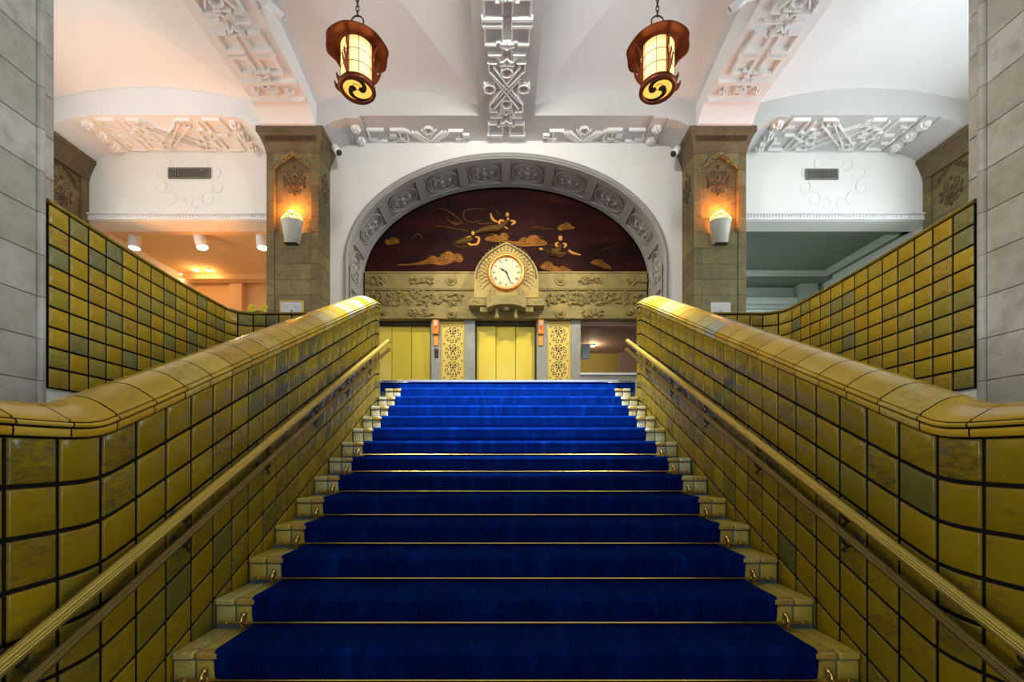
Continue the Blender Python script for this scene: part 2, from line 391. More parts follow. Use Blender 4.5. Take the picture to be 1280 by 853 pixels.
def knot(mb, fr, bc, wd=.032, t=.068, cut=None):
    # interlaced crossing bars with four loops
    H = .50
    def seg(p, q):
        if cut is not None:
            (a0, b0), (a1, b1) = p, q
            if b0 > cut and b1 > cut: return
            if b0 > cut or b1 > cut:
                k = (cut-b0)/(b1-b0); c = (a0+(a1-a0)*k, cut)
                p, q = (p, c) if b0 <= cut else (c, q)
        mb.bar(fr, p, q, wd, t, 0, .004)
    for sa in (-1, 1):
        for o in (-.105, 0, .105):
            seg((-.28+abs(o)*.5, bc+sa*(-.33)+o), (.28-abs(o)*.5, bc+sa*.33+o))
        for sb in (-1, 1):
            seg((sa*.30, bc+sb*.34), (sa*.30, bc+sb*H)); seg((sa*.16, bc+sb*H), (sa*.32, bc+sb*H))
            seg((sa*.30, bc+sb*.34), (sa*.2, bc+sb*.22))
    for (ca, cb) in ((0, -.30), (0, .30), (-.30, 0), (.30, 0)):
        if cut is not None and bc+cb > cut-.05: continue
        mb.arcbar(fr, (ca, bc+cb*1.08), .10, .085, 0, 360, wd, t, 16)
        for q in (45, 135, 225, 315):
            mb.bar(fr, (ca+.07*cos(radians(q)), bc+cb*1.08+.07*sin(radians(q))), (ca+.14*cos(radians(q)), bc+cb*1.08+.14*sin(radians(q))), wd*.7, t*.8)
def rosette(mb, fr, a, b, R, h):
    mb.blob(fr, a, b, R*.95, R*.95, h*.35, 14, 2)
    for k in range(6):
        q = 2*pi*k/6+.3; mb.blob(fr, a+R*.58*cos(q), b+R*.58*sin(q), R*.42, R*.30, h*.9, 8, 3, 0, q)
    mb.blob(fr, a, b, R*.33, R*.33, h*1.2, 10, 3)

# ---- ribs along the hall
tn = 0
def rib(x0, x1, haunch):
    global tn; tn += 1
    mb = MB(); ye = YF if not haunch else 7.9
    mb.box(x0, x1, 2.75, ye, ZS, 7.2)
    if haunch:
        prof = [(7.9, ZS), (8.02, ZS-.03), (8.12, ZS-.08), (8.2, ZS-.14), (8.26, 6.38), (YF+.3, 6.38), (YF+.3, 7.2), (7.9, 7.2)]
        mb.prism(prof, lambda a, b, c: (c, a, b), x0, x1)
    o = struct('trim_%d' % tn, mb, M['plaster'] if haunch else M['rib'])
    r = MB(); xc = (x0+x1)/2; fr = lambda a, b, c: (xc+a, b, ZS-c)
    if not haunch:
        half_key(r, fr, 6.53, 1); half_key(r, fr, 6.53, -1); knot(r, fr, 7.69, cut=None); half_key(r, fr, 8.85, -1); knot(r, fr, 5.37); half_key(r, fr, 4.21, 1)
    else:
        half_key(r, fr, 7.04, 1); half_key(r, fr, 7.04, -1); knot(r, fr, 5.88); half_key(r, fr, 4.72, 1)
        for yy, ww in ((7.60, .09), (7.97, .07)):
            r.bar(fr, (-.49, yy-.02), (.49, yy-.02), ww, .06)
        for a in (-.29, 0, .29): rosette(r, fr, a, 7.77, .085, .075)
    r.build('relief', M['relief'], o)
    return o
rib(-HB, HB, False); rib(-P1, -P0, True); rib(P0, P1, True)

# ---- transverse beams at the back with carved soffits
def beam(prof, y0, y1, mt):
    global tn; tn += 1
    mb = MB(); top = [(prof[-1][0], 7.2), (prof[0][0], 7.2)]
    mb.prism(prof+top, lambda a, b, c: (a, c, b), y0, y1)
    return struct('trim_%d' % tn, mb, M[mt])
cp = [(-3.66, 6.30), (-3.58, 6.34), (-3.46, 6.42), (-3.34, 6.485), (-3.2, 6.525), (-3.12, 6.53), (-3.12, 6.555), (-2.82, 6.555), (-2.82, ZS)]
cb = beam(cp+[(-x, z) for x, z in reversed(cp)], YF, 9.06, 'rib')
r = MB()
frc = lambda a, b, c: (b, 8.67-a, ZS-c)      # a towards the viewer
def frc2(off): return lambda a, b, c: (b+off, 9.02-a, ZS-c)
for sx in (-1, 1):
    f2 = lambda a, b, c, sx=sx: (sx*b, 9.02-a, ZS-c)
    # knot cut by the wall, fret, and boxed bars
    for q in (-.07, 0, .07):
        r.bar(f2, (.0, 1.55+q), (.30, 1.20+q), .04, .05); r.bar(f2, (.0, 1.55+q), (.30, 1.90+q), .04, .05)
    r.bar(f2, (.32, 1.16), (.32, .86), .05, .05); r.bar(f2, (.32, 1.94), (.32, 2.2), .05, .05)
    r.arcbar(f2, (.33, 1.55), .085, .085, 0, 360, .035, .05, 14)
    for s2 in (-1, 1):
        r.bar(f2, (.2, 1.55+s2*.02), (.34, 1.55+s2*.15), .03, .04); r.bar(f2, (.15, 1.55), (.28, 1.55+s2*.12), .03, .04)
        for k in (0, 1):
            r.path(f2, [(.04+.08*k, 1.55+s2*.52), (.04+.08*k, 1.55+s2*.68), (.16+.06*k, 1.55+s2*.68), (.16+.06*k, 1.55+s2*.8)], .035, .05)
        r.bar(f2, (.02, 1.55+s2*.60), (.30, 1.55+s2*.60), .03, .04)
    for b0, b1 in ((2.0, 2.32), (2.44, 2.78)):
        r.bar(f2, (.35, b0), (.35, b1), .055, .05); r.bar(f2, (.04, b0), (.04, b1), .05, .05)
        r.bar(f2, (.04, b1 if b0 > 2.4 else b0), (.35, b1 if b0 > 2.4 else b0), .03, .04)
    for k in (0, 1): r.path(f2, [(.02+.08*k, 2.64), (.02+.08*k, 2.80), (.10+.07*k, 2.80)], .035, .05)
    f3 = lambda a, b, c, sx=sx: (sx*b, 9.02-a, 6.555-c)
    rosette(r, f3, .42, 2.97, .10, .09); rosette(r, f3, .10, 2.97, .10, .09)
r.build('relief', M['relief'], cb)
for sx in (-1, 1):
    pr = [(P1-.1, 6.33), (4.86, 6.40), (4.98, 6.49), (5.08, 6.54), (5.16, 6.55), (5.16, 6.575), (5.44, 6.575), (5.44, ZS+.01), (8.05, ZS+.01), (8.05, 6.575), (8.32, 6.575), (8.32, 6.55), (8.45, 6.53), (8.62, 6.46), (8.78, 6.37), (8.92, 6.24)]
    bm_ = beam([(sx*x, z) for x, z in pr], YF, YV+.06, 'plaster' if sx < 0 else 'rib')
    r = MB(); f2 = lambda a, b, c, sx=sx: (sx*(6.745+b), 8.83+a, ZS+.01-c)
    kfr = lambda a, b, c: f2(a, b, c)
    # central interlace, drawn long across the bay
    for sa in (-1, 1):
        for q in (-.16, 0, .16):
            r.bar(f2, (-sa*(.36-abs(q)*.5), -.38+q), (sa*(.36-abs(q)*.5), .38+q), .028, .06)
        r.arcbar(f2, (sa*.32, sa*.36), .07, .10, 0, 360, .03, .05, 14); r.arcbar(f2, (sa*.32, -sa*.36), .06, .09, 0, 360, .03, .05, 14)
        for sb in (-1, 1):
            r.bar(f2, (sa*.40, sb*.36), (sa*.40, sb*.62), .05, .05); r.bar(f2, (sa*.40, sb*.36), (sa*.22, sb*.22), .04, .05)
            r.bar(f2, (sa*.40, sb*.86), (sa*.40, sb*1.2), .055, .05); r.bar(f2, (sa*.36, sb*.72), (sa*.02, sb*.72), .035, .045); r.bar(f2, (sa*.40, sb*.86), (sa*.05, sb*.86), .03, .045)
            r.path(f2, [(sa*.05, sb*.42), (sa*.05, sb*.58), (sa*.16, sb*.58), (sa*.16, sb*.70), (sa*.08, sb*.70), (sa*.08, sb*.82)], .04, .05)
            r.path(f2, [(sa*.12, sb*.40), (sa*.22, sb*.40), (sa*.22, sb*.52)], .035, .05)
            r.bar(f2, (sa*.40, sb*1.2), (sa*.10, sb*1.2), .03, .045); r.path(f2, [(sa*.22, sb*1.05), (sa*.22, sb*1.22), (sa*.10, sb*1.22)], .04, .05)
    for sb in (-1, 1):
        r.bar(f2, (0, sb*.9), (0, sb*1.12), .06, .05)
        f3 = lambda a, b, c, sx=sx: (sx*(6.745+b), 8.83+a, 6.575-c)
        for a in (-.30, 0, .30): rosette(r, f3, a, sb*1.44, .12, .10)
    r.build('relief', M['relief'], bm_)

# ---- lintel walls with a moulded cornice over the lounge openings, lounges behind
ZL = 5.10
for sx, nm in ((-1, 'left'), (1, 'right')):
    mb = MB(); mb.box(sx*4.3, sx*XO, YV, YV+.42, ZL, 7.2); struct('wall_lintel_%s' % nm, mb, M['plaster_wall'])
    tn += 1; mb = MB()
    mb.box(sx*4.3, sx*8.9, YV-.05, YV, ZL+.01, ZL+.05); mb.box(sx*4.3, sx*8.9, YV-.035, YV, ZL+.05, ZL+.12); mb.box(sx*4.3, sx*8.9, YV-.07, YV, ZL+.125, ZL+.15)
    k = 4.7
    while k < 8.8:
        mb.blob(lambda a, b, c: (sx*a, YV-.034-c, ZL+.085+b), k, 0, .022, .033, .03, 8, 2); k += .066
    struct('trim_%d' % tn, mb, M['plaster'])
    # faint plaster cartouche behind the vent
    tn += 1; mb = MB(); xv = 7.0 if sx > 0 else 6.78
    fr = lambda a, b, c: (sx*xv+a, YV-c, 5.93+b)
    for sa in (-1, 1):
        for (ca, cz, R0, a0, turns) in ((.55, .22, .17, 200, 1.3), (.62, -.10, .15, 120, 1.2), (.42, -.36, .18, 60, 1.3), (.16, -.46, .14, 30, 1.2), (.28, .40, .15, 250, 1.2)):
            pts = [(sa*(ca+R0*(1-.75*i/18)*cos(radians(a0+360*turns*i/18))), cz+R0*(1-.75*i/18)*sin(radians(a0+360*turns*i/18))) for i in range(19)]
            mb.cord(fr, pts, [.030*(1-.5*i/18) for i in range(19)], -.013)
    mb.blob(fr, 0, -.62, .06, .09, .012); mb.blob(fr, 0, .47, .12, .06, .012)
    struct('trim_%d' % tn, mb, M['plaster_wall'])
# left lounge (lamp lit), right lounge (daylight only)
struct('ceiling_lounge_left', boxes((-11.6, -4.7, YV+.42, 13.0, 5.22, 5.35), (-11.6, -4.7, 12.2, 12.5, 5.08, 5.22), (-11.6, -4.7, YV+.42, YV+.6, 5.12, 5.24)), M['peach'])
struct('wall_lounge_left', boxes((-11.6, -4.7, 12.75, 13.0, LAND, 5.3), (-11.75, -11.6, YV, 13.0, LAND, 5.3), (-4.85, -4.70, 9.32, 13.0, LAND, 5.3), (-11.6, -9.3, YV, YV+.3, LAND, 5.3), (-7.95, -7.6, 12.55, 12.8, LAND, 5.1)), M['peach'])
struct('ceiling_lounge_right', boxes((4.7, 11.6, YV+.42, 13.0, 5.24, 5.35), (4.7, 11.6, YV+.42, YV+.62, 5.13, 5.25), (8.95, 11.6, YV+.42, 13.0, 5.13, 5.25), (4.7, 11.6, 12.1, 13.0, 5.05, 5.25)), M['lounge_green'])
struct('trim_lounge_right', boxes((4.7, 8.95, 12.05, 12.13, 5.10, 5.23), (8.87, 8.96, YV+.6, 12.13, 5.12, 5.23), (4.7, 8.8, 11.98, 12.06, 5.18, 5.23), (8.78, 8.88, YV+.6, 12.06, 5.19, 5.23)), M['lounge_pale'])
struct('wall_lounge_right', boxes((4.7, 11.6, 12.75, 13.0, LAND, 5.3), (11.6, 11.75, YV, 13.0, LAND, 5.3), (4.70, 4.85, 9.32, 13.0, LAND, 5.3), (9.3, 11.6, YV, YV+.3, LAND, 5.3), (8.45, 8.95, 12.45, 12.8, LAND, 5.1)), M['lounge_pale'])

# ---- white wall with the great elliptical arch, grey coffered soffit
AW, AB, AZ, D1, D2 = 3.245, 2.13, 4.10, 9.0, 10.0
def archz(x): return AZ+AB*sqrt(max(0, 1-(x/AW)**2))
mb = MB(); xs = [-AW+2*AW*(0.5-0.5*cos(pi*i/64)) for i in range(65)]
for i in range(64):
    x0, x1 = xs[i], xs[i+1]
    mb.add([(x0, D1, archz(x0)), (x1, D1, archz(x1)), (x1, D1, 7.2), (x0, D1, 7.2)], [(0,1,2,3)])
for sx in (-1, 1): mb.box(sx*AW, sx*3.75, D1, D1+.05, LAND, 7.2)
struct('wall_arch', mb, M['plaster_wall'])
# intrados path by arc length
pts = [(-AW, LAND+.001)]
K = 400
for i in range(K+1):
    th = pi-pi*i/K; pts.append((AW*cos(th), AZ+AB*sin(th)))
pts.append((AW, LAND+.001))
cum = [0]
for i in range(1, len(pts)): cum.append(cum[-1]+sqrt((pts[i][0]-pts[i-1][0])**2+(pts[i][1]-pts[i-1][1])**2))
TOT = cum[-1]
def arcpt(s):
    s = min(max(s, 0), TOT); lo, hi = 0, len(cum)-1
    while hi-lo > 1:
        md = (lo+hi)//2
        if cum[md] <= s: lo = md
        else: hi = md
    k = (s-cum[lo])/max(1e-9, cum[hi]-cum[lo])
    x = pts[lo][0]+(pts[hi][0]-pts[lo][0])*k; z = pts[lo][1]+(pts[hi][1]-pts[lo][1])*k
    tx, tz = pts[hi][0]-pts[lo][0], pts[hi][1]-pts[lo][1]; l = sqrt(tx*tx+tz*tz)
    return x, z, -tz/l, tx/l            # outward normal (away from the opening)
def soff(s, y, h):                      # h > 0 stands out into the opening
    x, z, nx, nz = arcpt(s); return (x-nx*h, y, z-nz*h)
arch = thing('coffered_arch', 'grey elliptical arch with carved medallions framing the dark red mural', 'arch', (0, D1, LAND))
def abuild(mb, nm, parent): 
    o = mb.build(nm, M['arch'], parent); o.location = (0, -D1, -LAND); return o
base = MB(); ss = [TOT*i/220 for i in range(221)]
base.grid(lambda s, y: soff(s, y, -.05), ss, [D1+.02, D2-.06])
PITCH = .935
for y0, y1 in ((D1-.012, D1+.15), (D2-.20, D2-.04)):
    rs = [[soff(s, y0, -.08), soff(s, y0, 0), soff(s, y1-.02, 0), soff(s, y1, -.02), soff(s, y1, -.08)] for s in ss]
    base.rings(rs, False, False, 0, False)
nm_ = int(TOT/2/PITCH)
ribs = [TOT/2+k*PITCH for k in range(-nm_, nm_+1)]
for s in ribs:
    a = [s-.095+.19*i/4 for i in range(5)]
    rs = [[soff(q, D1+.13, -.055), soff(q, D1+.13, 0), soff(q, D2-.18, 0), soff(q, D2-.18, -.055)] for q in a]
    rs = [[soff(a[0], D1+.13, -.055)]*2+[soff(a[0], D2-.18, -.055)]*2]+rs+[[soff(a[-1], D1+.13, -.055)]*2+[soff(a[-1], D2-.18, -.055)]*2]
    base.rings(rs, False, False, 0, False)
body = abuild(base, 'arch_soffit', arch)
edge = MB()
for off, rad in ((.10, .018), (.055, .03)):
    edge.tube([(soff(s, D1-.015, -off)) for s in ss], rad, 6)
abuild(edge, 'edge_moulding', arch)
for k in range(-nm_, nm_):
    s0 = TOT/2+(k+.5)*PITCH; ym = (D1+D2-.03)/2
    fr = lambda a, b, c: soff(s0+a, ym+b, -.05+c)
    mb = MB()
    for R, rad in ((1.0, .022), (.84, .014)):
        mb.tube([fr(.335*R*cos(2*pi*i/32), .30*R*sin(2*pi*i/32), .018) for i in range(33)], rad, 6)
    mb.blob(fr, 0, 0, .27, .245, .012, 20, 2)
    for q in range(4):
        t = pi/2*q; mb.blob(fr, .165*cos(t), .15*sin(t), .045, .042, .05, 8, 3); mb.blob(fr, .20*cos(t+pi/4), .18*sin(t+pi/4), .055, .030, .035, 8, 2, 0, t+pi/4)
        mb.cord(fr, [((.10+.05*sin(i*.9))*cos(t+.25+i*.14)*1.3, (.10+.05*sin(i*.9))*sin(t+.25+i*.14)*1.2) for i in range(7)], .012, .022)
    mb.blob(fr, 0, 0, .07, .065, .06, 10, 3)
    for qa in (-1, 1):
        mb.bar(fr, (qa*.358, -.33), (qa*.358, .33), .02, .03); mb.bar(fr, (-.35, qa*.325), (.35, qa*.325), .02, .03)
    abuild(mb, 'medallion', arch)

# ---- lift front: stone wall behind the arch
OPN = [(-3.13, -1.718), (-.707, .707), (1.718, 3.13)]
ZO = 3.20
mb = MB()
mb.box(-3.30, -3.13, D2, D2+.3, LAND, ZO); mb.box(-1.718, -1.49, D2-.02, D2+.3, LAND, ZO, .006); mb.box(-.95, -.707, D2-.02, D2+.3, LAND, ZO, .006)
mb.box(.707, .95, D2-.02, D2+.3, LAND, ZO, .006); mb.box(1.49, 1.718, D2-.02, D2+.3, LAND, ZO, .006); mb.box(3.13, 3.30, D2, D2+.3, LAND, ZO)
mb.box(-1.50, -.94, D2+.06, D2+.3, LAND, ZO); mb.box(.94, 1.50, D2+.06, D2+.3, LAND, ZO)
mb.box(1.70, 3.14, D2-.01, D2+.3, LAND, 1.94, .004)
struct('wall_lift_front', mb, M['jamb'])
mb = boxes((1.70, 3.14, D2-.05, D2+.3, 1.94, 1.995), b=.008); struct('trim_sill', mb, M['white'])
struct('wall_above_frieze', boxes((-3.4, 3.4, D2+.06, D2+.25, ZO+.005, 6.5)), M['lacquer'])
# room seen through the right-hand opening
struct('wall_side_room', boxes((1.2, 1.3, D2+.3, 14.6, LAND, 4.2), (1.2, 4.6, 14.5, 14.6, LAND, 4.2)), M['room_yellow'])
struct('wall_side_room_right', boxes((3.76, 4.6, 14.38, 14.5, LAND, 3.55), (4.5, 4.6, D2+.3, 14.4, LAND, 3.55)), M['room_pink'])
struct('ceiling_side_room', boxes((1.2, 4.6, D2+.3, 14.6, 3.55, 3.7), (1.73, 3.12, D2+.05, D2+.28, 3.09, 3.195)), M['brown_room'])

# ------------------------------------------------------------------ staircase
def step(k): return 1.99+.3*(k-1), -.874+.15*(k-1)
SW, CW = 1.595, 1.383
stairs = thing('staircase', 'broad staircase with blue-grouted tiled step ends rising to the landing', 'staircase', (0, 1.09, LOW))
KS = list(range(-2, 15))
def sbuild(mb, nm, mat, parent, rel=True):
    o = mb.build(nm, mat, parent)
    if rel: o.location = (0, -1.09, -LOW)
    return o
for k in KS:
    d, z = step(k); mb = MB()
    yb = 6.0 if k == 14 else d+.34
    hw_ = SW-.014 if k < 14 else SW+.12
    mb.box(-hw_, hw_, d+.018, yb, z-.175 if k > -2 else LOW, z-.016)
    st = sbuild(mb, 'step', M['grout_blue'], stairs)
    if k == 14: continue
    for sx in (-1, 1):
        t1 = MB()
        for (a0, a1) in ((1.36, 1.476), (1.476, SW-.013)):
            rv = random.random()*.6 if k < 6 else .62+.38*random.random(); t2 = MB()
            t1.tile(lambda s_, t_, h: (sx*s_, d+.018-h, t_), a0, a1, z-.15, z-.048, .005, .006, .008, r=rv)
            t1.tile(lambda s_, t_, h: (sx*s_, t_, z-.016+h*.6), a0, a1, d+.05, d+.30, .004, .005, .008, r=rv)
            t2.box(sx*(a0+.004), sx*(a1-.004), d-.002, d+.05, z-.044, z-.010, .008, r=rv)
            sbuild(t2, 'nosing_tile', M['nosing_tile'] if (a0 < 1.4) != (k % 3 == 0 and sx > 0) else M['stair_tile'], st, False)
        sbuild(t1, 'end_tiles', M['stair_tile'], st, False)

# carpet runner
prof = []
for k in KS[:-1]:
    d, z = step(k); zb = step(k-1)[1] if k > -2 else LOW
    prof += [(d+.012, zb+.006), (d+.004, zb+.05), (d, z-.04)]
    prof += [(d+.028-.03*cos(q), z-.028+.03*sin(q)) for q in (.15, .5, .9, 1.25, 1.5)]
    prof += [(d+.10, z+.001), (d+.285, z+.001)]
d14, z14 = step(14); prof += [(d14+.016, step(13)[1]+.004)]
def ribbon(mb, prof, hw, th):
    P = [Vector((0, a, b)) for a, b in prof]; rs = []
    for i, p in enumerate(P):
        t = (P[min(i+1, len(P)-1)]-P[max(i-1, 0)]).normalized(); nn = Vector((0, t.z, -t.y))
        q = p+nn*th
        rs.append([(-hw, p.y, p.z), (-hw*.5, p.y, p.z), (0, p.y, p.z), (hw*.5, p.y, p.z), (hw, p.y, p.z), (hw, q.y, q.z), (-hw, q.y, q.z)])
    mb.rings(rs, True, True, 0, False)
mb = MB(); ribbon(mb, prof, CW, .012)
tag(mb.build('stair_carpet', M['carpet']), 'royal blue carpet runner laid up the middle of the staircase', 'carpet')
mb = MB(); z13 = step(13)[1]
ribbon(mb, [(d14+.006, z13+.002), (d14+.002, z13+.08), (d14+.002, z14-.032)], SW+.12, .012)
lc = thing('landing_carpet', 'blue carpet covering the top riser and landing before the lifts', 'carpet', (0, d14, z14))
o = mb.build('riser_carpet', M['carpet'], lc); o.location = (0, -d14, -z14)
mb = boxes((-SW+.02, SW-.02, d14+.07, 9.2, z14-.003, z14+.010)); o = mb.build('floor_carpet', M['carpet'], lc); o.location = (0, -d14, -z14)
mb = boxes((-SW-.12, SW+.12, d14-.012, d14+.066, z14-.032, z14+.004), b=.008)
tag(mb.build('landing_nosing', plain('steel nosing', (.55,.58,.62), .25, .9)), 'pale metal nosing strip along the edge of the landing', 'nosing')

# stair rods
ORD = ['lowest', 'second', 'third', 'fourth', 'fifth', 'sixth', 'seventh', 'eighth']
def rod(k, i):
    d, _ = step(k); zb = step(k-1)[1]
    lab = ('lowest brass stair rod, at the bottom edge of the photo' if i == 0 else '%s brass stair rod up from the bottom of the photo, across the blue carpet' % ORD[i])
    t = thing('stair_rod', lab, 'stair rod', (0, d-.016, zb), 'brass carpet rods')
    m1 = MB(); m1.tube([(-1.50, 0, .022), (1.50, 0, .022)], .0065, 10); m1.build('rod', M['brass'], t)
    for sx in (-1, 1):
        b2 = MB(); X = sx*1.418
        b2.box(X-.012, X+.012, .004, .018, .0, .075, .003); b2.tube([(X, .008, .062), (X, -.012, .055), (X, -.022, .035), (X, -.016, .016), (X, -.004, .010)], [.008, .009, .010, .009, .007], 8)
        b2.blob(lambda a, b, c: (X+a, .004-c, .062+b), 0, 0, .014, .014, .014); b2.box(X-.013, X+.013, -.045, .004, .0, .006, .002)
        b2.build('bracket', M['brass'], t)
        b3 = MB(); b3.lathe([(.0065, 0), (.010, .006), (.007, .012), (.012, .022), (.009, .032), (.002, .036)], 10, ax=lambda a, b, c, sx=sx: (sx*(1.50+c), a, .022+b)); b3.build('finial', M['brass'], t)
    return t
for i, k in enumerate(range(1, 9)): rod(k, i)

# ------------------------------------------------------------------ tiled stair walls
WR, Y0, Y1 = .15, .80, 5.35
LL = Y1-Y0
def sp(x, w=.07): return .5*(x+sqrt(x*x+w*w))
def zline(y): return .075+.495*(sp(y-1.64)-sp(y-5.27))
def stair_path(s):                 # stadium outline of the wall, inner face first; right-hand side
    c = SW+WR
    if s < LL: return SW, Y0+s, -1.0, 0.0
    if s < LL+pi*WR:
        q = (s-LL)/WR; return c-WR*cos(q), Y1+WR*sin(q), -cos(q), sin(q)
    if s < 2*LL+pi*WR: return c+WR, Y1-(s-LL-pi*WR), 1.0, 0.0
    q = (s-2*LL-pi*WR)/WR; return c+WR*cos(q), Y0-WR*sin(q), cos(q), -sin(q)
STOT = 2*LL+2*pi*WR
ROW = .163
CPROF = [(.0, -.004), (.016, 0), (.019, .004), (.020, .024), (.016, .028), (.002, .0285), (.002, .0315), (.022, .032), (.029, .037), (.030, .043), (.026, .048), (.008, .0485), (.008, .0515), (.016, .053), (.012, .060), (-.02, .078), (-.055, .098), (-.10, .115), (-.149, .121)]
def stair_wall(sx, label):
    t = thing('stair_balustrade', label, 'balustrade', (sx*(SW+WR), Y0, LOW))
    off = (-sx*(SW+WR), -Y0, -LOW)
    core = MB(); rs = []
    for i in range(241):
        s = STOT*i/240; x, y, nx, ny = stair_path(s % STOT); rs.append([(sx*x, y, LOW), (sx*x, y, zline(y)+.02)])
    core.rings(rs, False, False, 0, False)
    core.build('wall_core', M['grout'], t, off)
    tl = MB(); N_ = int((LL+pi*WR)/.16); o0 = (1.656-Y0) % .16
    edges = [0]+[o0+.16*i for i in range(0, 40) if 0.03 < o0+.16*i < LL-.02]+[LL+pi*WR*i/3 for i in range(0, 4)]
    for i in range(len(edges)-1):
        s0, s1 = edges[i], edges[i+1]
        for j in range(10):
            zc = zline(stair_path((s0+s1)/2)[1])-ROW*(j+.5)
            y = stair_path((s0+s1)/2)[1]; kk = (y-1.99)/.3+1; floor_z = max(LOW, -.874+.15*(min(kk, 14)-1)) if kk > -2 else LOW
            if zc < floor_z-.25: continue
            def P(s, tt, h):
                x, yy, nx, ny = stair_path(min(max(s, 0), LL+pi*WR)); return (sx*(x+nx*h), yy+ny*h, zline(yy)-tt)
            tl.tile(P, s0, s1, ROW*j, ROW*(j+1), (.0060 if s0 > LL-.1 else .0075), .006, .009, 3, 1, random.random())
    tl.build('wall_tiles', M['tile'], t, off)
    # coping: dark bed and glazed coping tiles with open joints
    def sweep(mb, s0, s1, n, shrink, r):
        rs = []
        for i in range(n+1):
            s = (s0+(s1-s0)*i/n) % STOT; x, y, nx, ny = stair_path(s); z = zline(y)
            slope = .495 if 1.7 < y < 5.2 else .2; kk = sqrt(1+slope*slope)
            rs.append([(sx*(x+nx*(q-shrink)), y+ny*(q-shrink), z+(h-shrink*.8)*kk) for q, h in CPROF])
        mb.rings(rs, False, False, r, True)
    bed = MB(); sweep(bed, 0, STOT*.99999, 260, .004, 0); bed.build('coping_bed', M['grout'], t, off)
    cp_ = MB(); cuts = []
    for base_, ln in ((0, LL), (LL+pi*WR, LL)):
        nn = int(round(ln/.185)); cuts += [base_+ln*i/nn for i in range(nn)]
    cuts += [LL, LL+pi*WR/3, LL+2*pi*WR/3, 2*LL+pi*WR, 2*LL+pi*WR*1.5]
    cuts = sorted(set(round(c, 4) for c in cuts))+[STOT]
    for a, b_ in zip(cuts[:-1], cuts[1:]): sweep(cp_, a+.003, b_-.003, 5, 0, random.random()*.62 if stair_path(a)[1] < 3.2 else .35+.65*random.random())
    cp_.build('coping', M['coping'], t, off)
    return t
stair_wall(-1, 'yellow-tiled solid balustrade with rounded coping on the left of the stairs')
stair_wall(1, 'yellow-tiled solid balustrade with rounded coping on the right of the stairs')

# ---- handrails
def handrail(sx, dz, rad, label, part):
    X = sx*(SW-.09); z_at = lambda y: 1.487+dz+.495*(y-5.46)
    ya = .86; ye = 5.46+(.03 if dz < 0 else 0)
    t = thing('handrail', label, 'handrail', (X, ya, z_at(ya)), 'ribbed brass handrails')
    L_ = lambda x, y, z: (x-X, y-ya, z-z_at(ya))
    mb = MB(); mb.tube([L_(X, ya+(ye-ya)*i/6, z_at(ya+(ye-ya)*i/6)) for i in range(7)], rad, 36, 0, True, .07); 
    for q in range(len(mb.s)): mb.s[q] = False
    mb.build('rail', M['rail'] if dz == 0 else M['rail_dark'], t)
    kb = MB(); e = Vector(L_(X, ye, z_at(ye))); dr = Vector((0, 1, .495)).normalized(); side = Vector((1, 0, 0)); up = side.cross(dr)
    kb.lathe([(rad, -.01), (rad*1.25, .0), (rad*1.25, .012), (rad*.9, .016), (rad*1.15, .03), (rad*1.2, .042), (rad*.9, .056), (.002, .064)], 16, ax=lambda a, b, c: tuple(e+side*a+up*b+dr*c))
    kb.build('end_knob', M['brass'], t)
    y = 1.32
    while y < ye-.05:
        b2 = MB(); z = z_at(y)
        W_ = lambda x, yy, zz: L_(sx*x, yy, zz)
        b2.tube([W_(SW-.09, y, z-rad*.8), W_(SW-.085, y, z-.045), W_(SW-.065, y, z-.066), W_(SW-.04, y, z-.058), W_(SW-.022, y, z-.040), W_(SW-.008, y, z-.036)], [.008, .007, .007, .007, .008, .010], 8)
        b2.tube([W_(SW-.065, y, z-.066), W_(SW-.075, y+.02, z-.085), W_(SW-.06, y+.03, z-.095), W_(SW-.05, y+.02, z-.085)], [.006, .006, .005, .003], 6)
        b2.blob(lambda a, b, c: W_(SW-.010-c, y+a, z-.036+b), 0, 0, .026, .026, .014, 12, 3)
        b2.build('bracket', M['iron'], t); y += .69
    return t
handrail(-1, 0, .024, 'upper ribbed brass handrail on the left tiled balustrade', 0)
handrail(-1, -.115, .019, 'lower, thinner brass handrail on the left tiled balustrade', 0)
handrail(1, 0, .024, 'upper ribbed brass handrail on the right tiled balustrade', 0)
handrail(1, -.115, .019, 'lower, thinner brass handrail on the right tiled balustrade', 0)

